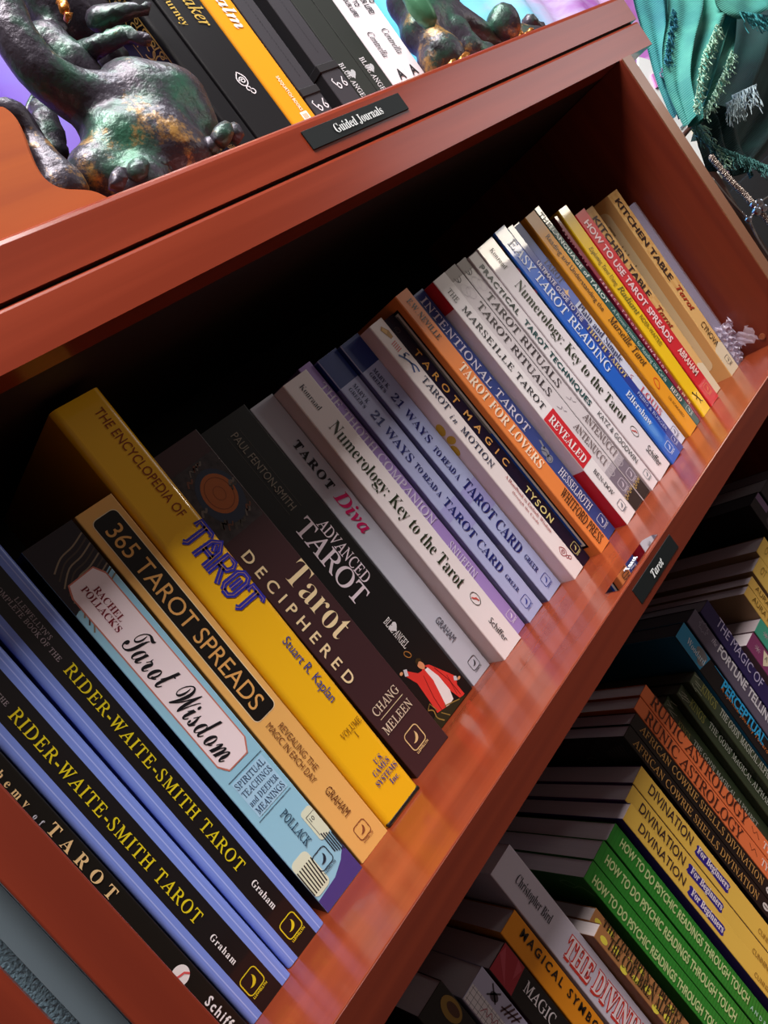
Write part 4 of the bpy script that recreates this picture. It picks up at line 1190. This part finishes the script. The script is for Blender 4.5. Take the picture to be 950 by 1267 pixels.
for b in ('coel1', 'coel2'):
    for k in range(14):
        fl(b, 'yellow_patch', [ellipse(-1 + 2.4 * math.sin(k * 2.1), 180 - k * 11, 1.9, 3.6, 10)], 'e8d84c', 0.1)
for b in ('psy1', 'psy2', 'psy3'):
    ww = WID[b]
    fl(b, 'ribbing', [q for k in range(66) for q in ribbon([(-ww / 2 + .5, 4 + k * 3), (ww / 2 - .5, 4.6 + k * 3)], .35)], '237a24', 0.1)
fleft('psy3', 'vine', ribbon(spline2([(3, 188), (10, 195), (18, 193), (26, 197), (20, 199), (14, 196)], 4), .5), '6c8c5c')
for b, (a0, a1, z0_, z1_) in {'div1': (-4.1, 3.2, 94.6, 135.6), 'div2': (-4.1, 2.6, 93.4, 135.8), 'div3': (-4.4, 2.4, 89.6, 131.8)}.items():
    k = [(a1, z1_ - 1.5), (a1 - 1.2, z1_), (a1 - 3, z1_ - 1.2), (a0 + 1, z1_), (a0, z1_ - 2.5), (a0 + .6, (z0_ + z1_) / 2), (a0, z0_ + 2), (a0 + 1.2, z0_), (a0 + 3.5, z0_ + 1), (a1 - 1, z0_), (a1, z0_ + 2.2), (a1 - .6, (z0_ + z1_) / 2)]
    fl(b, 'blue_tag', [k], '2c1c8c', 0.12)
for b, z in (('run1', 91), ('run2', 87)):
    fl(b, 'zigzag', ribbon([(2, z + 6), (-1, z + 2), (2.2, z - .4), (-1, z - 5)], .5), '6c2c18', 0.2)
    text_down(ROOT[b], 'TYSON', 'serifb', ink('f4dcd0'), -2.6, z - 10, z - 34, 5)
for b, z in (('afr1', 60), ('afr2', 58)):
    fl(b, 'shell', [ellipse(-.5, z, 2.2, 3.8, 16)], 'dcd4d0', 0.2)
    fl(b, 'shell_slot', [ellipse(-.5, z, .5, 2.8, 10)], '3c3430', 0.25)
fleft('afr2', 'rune_marks', [q for k in range(6) for q in ribbon([(8 + k * 3, 222 - k), (9.5 + k * 3, 206 - k * .5), (11 + k * 3, 221 - k)], .35)] + ribbon(ellipse(45, 207, 5, 3, 16), .6, True), '5c5450')
fl('per', 'turquoise_cap', [[(-8.3, 200), (8.3, 196), (8.3, 232.8), (-8.3, 232.8)]], '2c8cb8', 0.12)
fl('per', 'stone_texture', [ellipse(4, 205, 4, 7, 14), ellipse(-3, 203, 3, 4, 12)], '7c7c80', 0.16)
fl('per', 'blue_edge_line', ribbon([(7.8, 2), (7.8, 190)], .8), '2484b0', 0.2)
fl('fort', 'flower_outline', ribbon([(2.8 + (4 + 1.0 * math.cos(8 * t)) * math.cos(t), 215 + (5 + 1.2 * math.cos(8 * t)) * math.sin(t)) for t in [i * PI / 24 for i in range(48)]], .4, True), '9c94a8', 0.2)
text_down(ROOT['fort'], 'the', 'ital', ink('b8b0c0'), 1.0, 203, 196.5, 4.5)
for b, u, z in (('teal', 0, 158), ('mgt', 0, 160)):
    fl(b, 'star', [q for k in range(4) for q in ribbon([(u - 3 * math.cos(k * PI / 4), z - 4 * math.sin(k * PI / 4)), (u + 3 * math.cos(k * PI / 4), z + 4 * math.sin(k * PI / 4))], .5)], 'c8b0b8', 0.2)
    fl(b, 'cream_triangle', [[(u + 6, z - 6), (u + 6, z - 24), (u - 7, z - 12)]], 'ece0c0', 0.16)
    text_down(ROOT[b], 'A', 'sans', ink('8c8470'), -1, z - 10, z - 14, 5)
fl('blkbox', 'lilac_patch', [[(2, 215), (10.5, 215), (10.5, 233), (2, 233)]], '7c6488', 0.12)
fl('blkbox', 'grey_picture', [ellipse(-2, 206, 5, 6, 14)], '4c444c', 0.12)
for b in ('k1', 'k2', 'k3'):
    ww = WID[b]
    random.seed(b)
    for k in range(5):
        u = random.uniform(-ww / 2 + 1, ww / 2 - 2)
        fl(b, 'wrap_glint', ribbon([(u, 202 - k * 1.4), (u + random.uniform(-2, 3), 196 - k * 2)], .35), 'b8bca8', 0.22)
    fl(b, 'wrap_corner', [[(-ww / 2 + .5, 202.6), (ww / 2 - .5, 202.6), (0, 192)]], '4a5440', 0.14)

# journals
gm = mat('b89450', 0.35, 0.3)
q = ribbon([(5, 1), (5, 189)], .9) + ribbon([(24, 1), (24, 189)], .5)
for k in range(11):
    z = 10 + k * 17
    sp = [(14 + (1 + t * .75) * math.cos(t + k), z + (1 + t * .85) * math.sin(t + k)) for t in [i * .4 for i in range(18)]]
    q += ribbon(sp, .9) + ribbon(ellipse(8, z + 7, 2.2, 2.2, 12), .9, True) + ribbon(ellipse(8, z - 1, 1.6, 1.6, 12), .8, True)
    q += ribbon(spline2([(5.5, z - 6), (13, z - 3), (20, z - 8), (23, z)], 4), .9) + ribbon(spline2([(6, z + 3), (12, z + 10), (22, z + 9)], 4), .9)
flat(ROOT['j1'], 'gold_filigree', q, gm, .25, 'left', WID['j1'])
fl('j3', 'publisher_emblem', [rrect(-.6, 6.4, 26, 33, .8)], 'f4ece0', 0.2)
fl('j3', 'emblem_mark', [q_ for k in range(4) for q_ in ribbon([(1.2 + k * 1.1, 27.4), (1.4 + k * 1.1, 31.2)], .5)], 'c88c3c', 0.26)
for b, z, zz in (('j4', 45, 30), ('j5', 57, 40)):
    ww = WID[b]
    box('elastic_band', (-ww / 2 - .5) / 1e3, (ww / 2 + .5) / 1e3, -.0007, .125, (z - 3) / 1e3, (z + 3) / 1e3, mat('1c1a1e', 0.7), ROOT[b], bevel=.0004)
    fl(b, 'stitching', [q_ for k in range(26) for q_ in ribbon([(.6, z + 12 + k * 2.6), (.9, z + 13.2 + k * 2.6)], .35)], '16141a', 0.15)
    fl(b, 'music_note_emblem', ribbon(spline2([(-5.5, zz + 6), (-2, zz - 1), (.5, zz + 1), (-1.6, zz + 3.4), (-3.4, zz + 1)], 4), .9) + ribbon(spline2([(6.2, zz + 7), (3.6, zz + 2), (5.4, zz - .6), (7.2, zz + 1.4), (5.2, zz + 3)], 4), .9) + ribbon([(-5.6, zz + 6), (-3.8, zz + 7.6)], .8), 'eceaf0', 0.25)
for b, u, z in (('ba1', -4.8, 46), ('ba2', -2.8, 45.5)):
    fl(b, 'heart_emblem', [[(u + 2.4 + .27 * (16 * math.sin(t) ** 3), z + .27 * (13 * math.cos(t) - 5 * math.cos(2 * t) - 2 * math.cos(3 * t) - math.cos(4 * t))) for t in [i * PI / 12 for i in range(24)]]], 'b8bcc0', 0.14)
for b, u, z in (('w1', 3.0, 33.5), ('w2', -1.8, 33.4)):
    text_across(ROOT[b], 'A', 'sansb', ink('2c2a30'), u - 4, u + 4.5, z - 4.5, 8.5, 'letter_a_emblem', res=2)
    text_across(ROOT[b], 'adams', 'sans', ink('3a383c'), u - 4, u + 5, z - 8.4, 2)

# ------------------------------------------------------------------ shelf labels


def shelf_label(label, s, corners_x, z0_, z1_, tx0, tx1, tz, cap, font):
    t = empty('shelf_label', ((corners_x[0] + corners_x[1]) / 2e3, -.0004, z0_ / 1e3), label, 'label')
    hw = (corners_x[1] - corners_x[0]) / 2
    bm = bmesh.new()
    box_bm(bm, -hw / 1e3, hw / 1e3, -.0006, .0003, 0, (z1_ - z0_) / 1e3, 0.0002)
    bm_obj('label_strip', bm, mat('0a1214', 0.55), t)
    V, F = letter_mesh(s, font, tx1 - tx0, cap, 4)
    cx = sum(corners_x) / 2
    mesh('label_lettering', [((x + tx0 - cx) / 1e3, -.0012, (y + tz - z0_) / 1e3) for x, y in V], F, mat('e8ecec', 0.4), t)
    return t


shelf_label('black shelf label with white old-style lettering under the journals', 'Guided Journals', (348, 444), 326.2, 338.4, 372.5, 419.5, 329.4, 5.6, 'serifb')
shelf_label('small black shelf label with one white italic word on the edge of the middle shelf', 'Tarot', (343.2, 405.5), -15.6, -4.4, 366.0, 383.0, -12.6, 5.2, 'italb')
t = empty('label_holder', (.370, .0095, .0), 'shiny mirror-like label lying on the middle shelf above its edge label', 'label')
ring = [(-.0315, -.006), (.030, -.0065), (.0318, -.001), (.028, .0057), (.001, .0062), (-.0315, .0058)]
V = [(a, b, z) for z in (.0001, .0006) for a, b in ring]
F = [(6, 7, 8, 9, 10, 11), (5, 4, 3, 2, 1, 0)] + [(i, (i + 1) % 6, (i + 1) % 6 + 6, i + 6) for i in range(6)]
mesh('mirror_strip', V, F, mat('c8ccd8', 0.03, 1.0), t)
V, F = letter_mesh('Tarot', 'italb', 15.5, 4.6, 3)
mesh('label_lettering', [((x - 8.5) / 1e3, (y - 1.8) / 1e3, .0009) for x, y in V], F, mat('f0f2f4', 0.4), t)

# ------------------------------------------------------------------ bronze dragons


def bronze_mat():
    m = bpy.data.materials.new('mat_patina_bronze')
    m.use_nodes = True
    nt = m.node_tree
    b = nt.nodes['Principled BSDF']
    tc = nt.nodes.new('ShaderNodeTexCoord')
    n1 = nt.nodes.new('ShaderNodeTexNoise')
    n1.inputs['Scale'].default_value = 28
    n1.inputs['Detail'].default_value = 8
    n1.inputs['Roughness'].default_value = 0.65
    nt.links.new(tc.outputs['Object'], n1.inputs['Vector'])
    r1 = nt.nodes.new('ShaderNodeValToRGB')
    r1.color_ramp.elements[0].position = .50
    r1.color_ramp.elements[1].position = .68
    r1.color_ramp.elements[0].color = (*lin('423d48'), 1)
    r1.color_ramp.elements[1].color = (*lin('336650'), 1)
    nt.links.new(n1.outputs['Fac'], r1.inputs['Fac'])
    n2 = nt.nodes.new('ShaderNodeTexNoise')
    n2.inputs['Scale'].default_value = 17
    n2.inputs['Detail'].default_value = 9
    n2.inputs['Roughness'].default_value = .75
    mp = nt.nodes.new('ShaderNodeMapping')
    mp.inputs['Location'].default_value = (3, 5, 1)
    nt.links.new(tc.outputs['Object'], mp.inputs['Vector'])
    nt.links.new(mp.outputs['Vector'], n2.inputs['Vector'])
    r2 = nt.nodes.new('ShaderNodeValToRGB')
    r2.color_ramp.elements[0].position = .565
    r2.color_ramp.elements[1].position = .64
    r2.color_ramp.elements[0].color = (0, 0, 0, 1)
    r2.color_ramp.elements[1].color = (1, 1, 1, 1)
    nt.links.new(n2.outputs['Fac'], r2.inputs['Fac'])
    mx = nt.nodes.new('ShaderNodeMix')
    mx.data_type = 'RGBA'
    nt.links.new(r2.outputs['Color'], mx.inputs['Factor'])
    nt.links.new(r1.outputs['Color'], mx.inputs[6])
    mx.inputs[7].default_value = (*lin('b48a4c'), 1)
    nt.links.new(mx.outputs[2], b.inputs['Base Color'])
    b.inputs['Metallic'].default_value = .35
    b.inputs['Roughness'].default_value = .34
    n3 = nt.nodes.new('ShaderNodeTexNoise')
    n3.inputs['Scale'].default_value = 120
    n3.inputs['Detail'].default_value = 6
    nt.links.new(tc.outputs['Object'], n3.inputs['Vector'])
    ad = nt.nodes.new('ShaderNodeMath')
    nt.links.new(n3.outputs['Fac'], ad.inputs[0])
    nt.links.new(n1.outputs['Fac'], ad.inputs[1])
    bp = nt.nodes.new('ShaderNodeBump')
    bp.inputs['Strength'].default_value = .7
    bp.inputs['Distance'].default_value = .002
    nt.links.new(ad.outputs[0], bp.inputs['Height'])
    nt.links.new(bp.outputs['Normal'], b.inputs['Normal'])
    return m


BRONZE = bronze_mat()
GOLDB = mat('c07a34', 0.25, 0.7, grain=.5, gscale=(120, 120, 120), bump=.6)


def blob(name, balls, m, parent, res=0.0045):
    """balls: (x, y, z, r) in metres, fused into one continuous surface"""
    mb = bpy.data.metaballs.new(name)
    mb.resolution = mb.render_resolution = res
    mb.threshold = 0.35
    for x, y, z, r in balls:
        e = mb.elements.new()
        e.co = (x, y, z)
        e.radius = r * 1.35
        e.stiffness = 2.0
    o = bpy.data.objects.new(name + '_meta', mb)
    COL.objects.link(o)
    dg = bpy.context.evaluated_depsgraph_get()
    dg.update()
    me = bpy.data.meshes.new_from_object(o.evaluated_get(dg))
    bpy.data.objects.remove(o)
    me.materials.clear()
    me.polygons.foreach_set('use_smooth', [True] * len(me.polygons))
    return link_mesh(name, me, m, parent)


def balls_px(lst, org):
    out = []
    for px, py, y, r in lst:
        p = at(px, py, y - (.035 if org[0] < .5 else .03))
        d = (p - Vector(CAM_P)).dot(fw)
        out.append((p.x - org[0], p.y - org[1], p.z - org[2], r * d / FPX))
    return out


def chain(pts, steps=5):
    out = []
    for a, b in zip(pts[:-1], pts[1:]):
        for k in range(steps):
            t = k / steps
            out.append(tuple(a[i] + (b[i] - a[i]) * t for i in range(4)))
    out.append(pts[-1])
    return out


ZS = 0.3459
o1 = (0.31, 0.085, ZS)
dr = empty('dragon_statue', o1, 'green-patinated bronze dragon statue crouching at the left end of the top shelf', 'statue', 'bronze dragon statues')
body = [(185, 140, .085, 60), (160, 120, .085, 45), (215, 130, .085, 48), (150, 180, .08, 52), (200, 190, .08, 58), (235, 165, .085, 42), (120, 215, .08, 40), (175, 235, .075, 46), (232, 205, .08, 40), (130, 145, .085, 42)]
body += chain([(-30, -60, .07, 30), (-5, -10, .07, 28), (18, 45, .07, 27), (48, 88, .072, 27), (90, 118, .078, 30), (135, 130, .082, 34)], 5)
body += [(60, 60, .12, 34), (90, 80, .115, 30), (75, 20, .125, 44), (110, 30, .125, 40), (140, 75, .12, 24), (110, 100, .115, 25), (60, -20, .12, 50)]
body += chain([(-20, 140, .07, 17), (15, 140, .07, 18), (35, 165, .075, 16), (60, 205, .07, 20), (85, 235, .07, 26), (60, 240, .075, 26)], 5)
feet1 = [(x - o1[0], .055 - o1[1], .008, .014) for x in (.25, .27, .30, .33)]
blob('body', balls_px(body, o1) + feet1, BRONZE, dr)
arm = chain([(95, 70, .115, 15), (125, 55, .10, 13), (155, 42, .09, 11), (182, 50, .085, 8)], 5) + chain([(120, 25, .10, 16), (150, 15, .09, 11), (185, 10, .085, 8)], 5)
blob('foreleg', balls_px(arm, o1), BRONZE, dr, .003)
for pts in (((144, 228, .055, 13), (150, 214, .055, 10)), ((168, 215, .06, 15), (176, 204, .06, 11)), ((196, 208, .065, 13), (198, 200, .065, 10)), ((272, 172, .06, 14), (280, 160, .06, 11)), ((290, 168, .065, 13), (288, 160, .065, 9)), ((262, 182, .065, 13), (256, 178, .07, 9))):
    blob('claw', balls_px(chain(list(pts), 3), o1), BRONZE, dr, .0022)
blob('gold_tooth', balls_px(chain([(76, 2, .085, 9), (84, 20, .08, 8), (96, 33, .08, 7), (106, 45, .08, 5)], 3), o1), GOLDB, dr, .002)
# ribbed wing skin behind the foreleg
for k in range(4):
    pts = [at(42 + k * 7, 120 + k * 4, .10), at(34 + k * 8, 140 + k * 3, .10), at(40 + k * 8, 165, .10), at(58 + k * 6, 190, .10)]
    v, f = tube_geo(smooth_path([p - Vector(o1) for p in pts], 5), .0022, 8)
    mesh('wing_rib', v, f, BRONZE, dr, True)
blob('wing_skin', balls_px([(55, 150, .112, 20), (62, 170, .112, 22), (48, 135, .115, 14), (70, 190, .11, 18)], o1), BRONZE, dr, .003)

o2 = (0.62, 0.09, ZS)
dr2 = empty('dragon_statue', o2, 'green-patinated bronze dragon statue right of the white journals on the top shelf', 'statue', 'bronze dragon statues')
b2 = [(504, 0, .09, 30), (522, 38, .09, 31), (543, 68, .085, 30), (560, 45, .085, 26), (540, 78, .085, 24), (540, 5, .095, 32), (530, -30, .1, 36), (500, -50, .1, 30), (555, 75, .08, 24), (580, 62, .08, 20), (600, 70, .08, 18)]
b2 += chain([(520, 20, .09, 28), (560, 28, .09, 22), (600, 45, .088, 15), (640, 55, .086, 10), (665, 52, .086, 8)], 5)
b2 += chain([(628, 40, .088, 13), (650, 42, .088, 11), (676, 42, .088, 9)], 4)
feet2 = [(x - o2[0], .075 - o2[1], .007, .011) for x in (.60, .62, .64, .68)]
blob('body', balls_px(b2, o2) + feet2, BRONZE, dr2)
blob('belly', balls_px(chain([(500, -24, .062, 13), (516, 6, .062, 14), (530, 24, .062, 12)], 4), o2), mat('4c8462', .4, .3, grain=.3, gscale=(80, 80, 80)), dr2, .003)
blob('knee', balls_px([(622, 24, .075, 20), (628, 34, .075, 18), (615, 32, .078, 16)], o2), BRONZE, dr2, .003)
blob('tail_tip', balls_px([(655, 29, .09, 12), (667, 36, .09, 10)], o2), BRONZE, dr2, .003)
for p in ((641, 44, .082, 8), (655, 40, .082, 7), (668, 40, .085, 6), (575, 72, .07, 9), (560, 80, .07, 8)):
    blob('claw', balls_px([p, (p[0] - 4, p[1] + 6, p[2], p[3])], o2), GOLDB if p[3] > 6 else BRONZE, dr2, .002)

# ------------------------------------------------------------------ curved orange board at the left of the top shelf
pts = [(-40, 60), (-12, 124), (4, 130), (16, 139), (25, 152), (33, 170), (42, 195), (52, 214), (65, 226), (82, 232), (104, 233), (120, 236), (140, 246), (170, 262), (200, 290)]
prof = [at(a, b, .024) for a, b in pts]
org = Vector((prof[6].x, .024, ZS))
cb = empty('curved_board', org, 'orange wooden board with a wavy cut-out edge at the left of the top shelf', 'wooden board')
ca, sa = math.cos(math.radians(34)), math.sin(math.radians(34))
poly = []
for p in smooth_path(prof, 3):
    poly.append((p.x - org.x, max(0.0, p.z - org.z)))
poly = [q for i, q in enumerate(poly) if i == 0 or (abs(q[0] - poly[i - 1][0]) + abs(q[1] - poly[i - 1][1])) > 1e-5]
seen = []
for q in poly:
    seen.append(q)
    if q[1] <= 0:
        break
poly = seen + [(-.22, 0.0), (-.22, .16)]
bm = bmesh.new()
f = bm.faces.new([bm.verts.new((a, 0, c)) for a, c in poly])
r = bmesh.ops.extrude_face_region(bm, geom=[f])
for v in [g for g in r['geom'] if isinstance(g, bmesh.types.BMVert)]:
    v.co.y += .009
bmesh.ops.recalc_face_normals(bm, faces=bm.faces)
es = [e for e in bm.edges if all(abs(v.co.y) < 1e-6 for v in e.verts) and max(v.co.z for v in e.verts) > 0.001 and min(v.co.x for v in e.verts) > -.2]
bmesh.ops.bevel(bm, geom=es, offset=.0012, segments=2, affect='EDGES')
bm_obj('board', bm, W_GOLD, cb)

# ------------------------------------------------------------------ display to the right of the bookcase
YS = 0.06


def cloth(name, left, right, y, m, parent, org, nu=40, nv=34, amp=.010, freq=5.0, ph=0.0, ybulge=.0, thick=.0012):
    """hanging cloth between two edge lines given in photo pixels at depth y; folds are real depth"""
    L = smooth_path([at(a, b, y) for a, b in left], 10)
    R = smooth_path([at(a, b, y) for a, b in right], 10)

    def samp(P, t):
        k = t * (len(P) - 1)
        i = min(int(k), len(P) - 2)
        return P[i].lerp(P[i + 1], k - i)
    V, F = [], []
    for s in (0, 1):
        for j in range(nv):
            t = j / (nv - 1)
            a, b = samp(L, t), samp(R, t)
            for i in range(nu):
                u = i / (nu - 1)
                p = a.lerp(b, u)
                dy = amp * math.sin(u * freq * PI + ph + 1.2 * t) + amp * .4 * math.sin(u * freq * 2.3 * PI + 3 * t + ph) - ybulge * math.sin(PI * u)
                V.append((p.x - org[0], p.y + dy - org[1] + s * thick, p.z - org[2] + .003 * math.sin(u * 9 + t * 4)))
    for s in (0, 1):
        o = s * nu * nv
        for j in range(nv - 1):
            for i in range(nu - 1):
                k = o + j * nu + i
                q = (k, k + nu, k + nu + 1, k + 1)
                F.append(q if s == 0 else q[::-1])
    return mesh(name, V, F, m, parent, True)


def cloth_mat(h1, h2, sc=900):
    m = bpy.data.materials.new('mat_cloth_' + h1)
    m.use_nodes = True
    nt = m.node_tree
    b = nt.nodes['Principled BSDF']
    b.inputs['Roughness'].default_value = .75
    b.inputs['Sheen Weight'].default_value = .0
    tc = nt.nodes.new('ShaderNodeTexCoord')
    nz = nt.nodes.new('ShaderNodeTexNoise')
    nz.inputs['Scale'].default_value = 14
    nz.inputs['Detail'].default_value = 5
    rp = nt.nodes.new('ShaderNodeValToRGB')
    rp.color_ramp.elements[0].position = .4
    rp.color_ramp.elements[1].position = .62
    rp.color_ramp.elements[0].color = (*lin(h1), 1)
    rp.color_ramp.elements[1].color = (*lin(h2), 1)
    nt.links.new(tc.outputs['Object'], nz.inputs['Vector'])
    nt.links.new(nz.outputs['Fac'], rp.inputs['Fac'])
    nt.links.new(rp.outputs['Color'], b.inputs['Base Color'])
    wv = nt.nodes.new('ShaderNodeTexWave')
    wv.inputs['Scale'].default_value = sc / 6.28
    wv.bands_direction = 'Z'
    wv.inputs['Distortion'].default_value = 1.0
    nt.links.new(tc.outputs['Object'], wv.inputs['Vector'])
    bp = nt.nodes.new('ShaderNodeBump')
    bp.inputs['Strength'].default_value = .5
    bp.inputs['Distance'].default_value = .001
    nt.links.new(wv.outputs['Fac'], bp.inputs['Height'])
    nt.links.new(bp.outputs['Normal'], b.inputs['Normal'])
    return m


so = tuple(at(870, 0, YS))
scarf = empty('scarf', so, 'teal woven scarf with torn fringed edges hanging beside the bookcase', 'scarf')
TEAL = cloth_mat('2a7c78', '4ca292')
TEALB = cloth_mat('1a6878', '308888')
TEAL_SHADED = cloth_mat('082a2c', '0e3c3a')  # scarf teal with the shade of the hollow folds put into the colour
cloth('cloth_fold', [(775, -60), (789, 0), (806, 52), (818, 95), (835, 140)], [(815, -60), (838, 0), (832, 40), (832, 90), (846, 140)], YS, TEALB, scarf, so, amp=.005, freq=3)
cloth('cloth_fold', [(815, -60), (832, 0), (828, 60), (833, 100), (852, 148)], [(880, -60), (897, 0), (880, 50), (866, 100), (862, 150)], YS - .015, TEAL, scarf, so, amp=.007, freq=3.5)
cloth('cloth_fold', [(880, -60), (892, 0), (877, 55), (866, 105), (858, 150)], [(915, -60), (912, 10), (905, 60), (890, 105), (868, 150)], YS - .005, TEAL, scarf, so, amp=.006, freq=2.5, ph=1.5)
cloth('cloth_fold', [(905, -60), (908, 15), (900, 60), (884, 110), (864, 165)], [(1010, -60), (990, 40), (985, 100), (960, 165), (925, 214)], YS + .05, TEAL_SHADED, scarf, so, amp=.014, freq=3.5, ph=.5)
cloth('cloth_fold', [(848, 138), (862, 150), (872, 178), (880, 206)], [(870, 138), (905, 140), (915, 178), (935, 218)], YS + .02, TEAL_SHADED, scarf, so, amp=.006, freq=4, nv=20)
cloth('cloth_fold', [(885, -60), (890, -10), (898, 8), (918, 16)], [(1010, -60), (1010, -10), (1000, 15), (990, 24)], YS - .03, TEAL, scarf, so, amp=.006, freq=3, nv=16)


def fringe(name, a, b, n, ln, m, y, spread=.25, rad=.0005, wig=.0035, dirpx=(.55, .83)):
    parts = []
    for k in range(n):
        t = (k + random.random() * .6) / n
        px_, py_ = a[0] + (b[0] - a[0]) * t, a[1] + (b[1] - a[1]) * t
        l = ln * random.uniform(.6, 1.15)
        ang = math.atan2(dirpx[1], dirpx[0]) + random.uniform(-spread, spread)
        P_ = []
        for i in range(6):
            q = at(px_ + math.cos(ang) * l * i / 5, py_ + math.sin(ang) * l * i / 5, y + random.uniform(-.004, .004))
            P_.append((q.x - so[0] + random.uniform(-wig, wig) * (i > 0), q.y - so[1], q.z - so[2] + random.uniform(-wig, wig) * (i > 0)))
        parts.append(tube_geo(smooth_path(P_, 2), rad, 4))
    v, f = merge(parts)
    o = mesh(name, v, f, m, scarf, True)
    o['kind'] = 'stuff'
    return o


random.seed(11)
PALE = mat('a8d0b8', .7)
PALE2 = mat('b8ccd0', .7)
FT = mat('2c8488', .7)
fringe('fringe', (832, 10), (822, 75), 46, 14, mat('1c6c84', .7), YS - .012)
fringe('fringe', (886, 30), (868, 75), 44, 13, PALE, YS - .03, .6)
fringe('fringe', (868, 75), (858, 135), 46, 13, PALE, YS - .03, .6)
fringe('fringe', (905, 62), (890, 100), 34, 13, PALE, YS - .02, .6)
fringe('fringe', (890, 100), (870, 140), 36, 13, PALE, YS - .02, .6)
fringe('fringe', (915, 14), (955, 20), 60, 26, FT, YS - .03, .25)
fringe('fringe', (905, 118), (936, 104), 40, 30, PALE2, YS + .0, .35, dirpx=(.15, .98))
fringe('fringe', (898, 128), (912, 120), 30, 28, PALE2, YS + .0, .35, dirpx=(.3, .95))
fringe('fringe', (846, 138), (870, 170), 40, 16, mat('5c9c90', .7), YS + .0, .5)
fringe('fringe', (872, 175), (950, 205), 120, 20, mat('4c8480', .7), YS + .01, .4)
fringe('fringe', (818, 84), (832, 108), 26, 10, mat('8c7c9c', .7), YS, .8)
fringe('fringe', (862, 150), (900, 205), 60, 14, PALE, YS + .01, .7)

# pink and white scarf tag, patterned white board with yellow ribbon
yb = .30
bo = at(840, 150, yb)
wb = empty('white_board', bo, 'white glossy card with a yellow dotted ribbon leaning right of the bookcase', 'card')


def slab(name, pxs, y, th, m, parent, org):
    P_ = [at(a, b, y) for a, b in pxs]
    n_ = len(P_)
    V_ = [(p.x - org[0], p.y - org[1] + d, p.z - org[2]) for d in (0, th) for p in P_]
    F_ = [tuple(range(n_)), tuple(range(2 * n_ - 1, n_ - 1, -1))] + [((i + 1) % n_, i, i + n_, (i + 1) % n_ + n_) for i in range(n_)]
    return mesh(name, V_, F_, m, parent)


slab('card_sheet', [(790, 70), (816, 78), (905, 235), (862, 205), (790, 100)], yb, .004, mat('f6f8f6', .3), wb, bo)
yr = slab('yellow_ribbon', [(828, 108), (836, 106), (888, 200), (880, 203)], yb - .002, .0015, mat('f0dc7c', .5), wb, bo)
for k in range(16):
    a = 829 + k * 3.3
    b = 112 + k * 5.9
    p = at(a, b, yb - .0024)
    bm = bmesh.new()
    bmesh.ops.create_uvsphere(bm, u_segments=8, v_segments=5, radius=.0011, matrix=Matrix.Translation(p - bo))
    bm_obj('ribbon_dot', bm, mat('c89c2c', .5), yr)
v, f = tube_geo(smooth_path([at(a, b, yb - .002) - bo for a, b in ((824, 128), (834, 134), (844, 140), (848, 150), (842, 158))], 5), .0012, 6)
mesh('grey_swirl', v, f, mat('5c7480', .5), wb, True)
slab('pink_corner', [(806, 92), (822, 84), (830, 100), (812, 108)], yb - .003, .002, mat('e090d0', .5), wb, bo)

# dark twig stand
to = at(872, 205, .17)
tw = empty('twig_stand', to, 'dark wooden twig stand between the bookcase and the scarf', 'jewellery stand')
DW = mat('4a3028', .45, grain=.3, gscale=(200, 200, 30))
for pts_, r0 in ((((845, 168), (852, 160), (862, 150), (872, 142)), .0035), (((864, 168), (867, 182), (874, 196), (878, 208)), .0032), (((884, 170), (882, 185), (876, 198), (874, 210)), .0032), (((874, 208), (890, 232), (908, 262), (935, 300), (975, 365)), .008)):
    v, f = tube_geo([p - to for p in smooth_path([at(a, b, .17) for a, b in pts_], 6)], r0, 8)
    mesh('twig', v, f, DW, tw, True)

# silver beaded stand with a clasp
no = at(940, 255, .05)
nk = empty('beaded_rope', no, 'sparkling silver beaded rope with a clasp hanging under the scarf', 'jewellery')
SIL = mat('b8a89c', .25, .8, grain=.5, gscale=(900, 900, 900), bump=1)
path = smooth_path([at(a, b, .05) for a, b in ((880, 195), (902, 222), (920, 240), (934, 256), (952, 276), (985, 318))], 9)
for k, p in enumerate(path):
    bm = bmesh.new()
    bmesh.ops.create_icosphere(bm, subdivisions=1, radius=.0038, matrix=Matrix.Translation(p - no))
    bm_obj('bead', bm, SIL, nk)
for dx_, dy_, r_ in ((2, -2, .0055), (-4, 0, .004), (0, 8, .005), (8, 4, .0048), (-10, 18, .0036)):
    bm = bmesh.new()
    bmesh.ops.create_icosphere(bm, subdivisions=2, radius=r_, matrix=Matrix.Translation(at(936 + dx_, 254 + dy_, .045) - no))
    bm_obj('clasp', bm, mat('d8dce8', .08, 1.0), nk)
for pts_ in (((938, 254), (932, 264), (927, 273)), ((927, 273), (940, 300), (960, 330)), ((938, 252), (950, 244), (975, 232)), ((926, 272), (905, 250), (880, 220))):
    v, f = tube_geo([p - no for p in smooth_path([at(a, b, .048) for a, b in pts_], 6)], .0014, 6)
    mesh('chain', v, f, mat('a8a09c', .2, .9), nk, True)

# dark cabinet with a grey glossy panel standing right of the bookcase
co = Vector((1.15, .20, -1.2))
cab = empty('display_cabinet', co, 'dark display cabinet standing on the floor right of the bookcase', 'cabinet')
box('body', -.385, .55, 0.0, .22, 0, 1.33, mat('120e10', .4), cab, bevel=.004)
box('glossy_panel', -.33, .50, -.012, 0.0, .60, 1.31, mat('2c363e', .15, coat=.5), cab, bevel=.002)
box('plinth', -.37, .54, -.015, 0, 0, .09, mat('1c1618', .5), cab, bevel=.002)
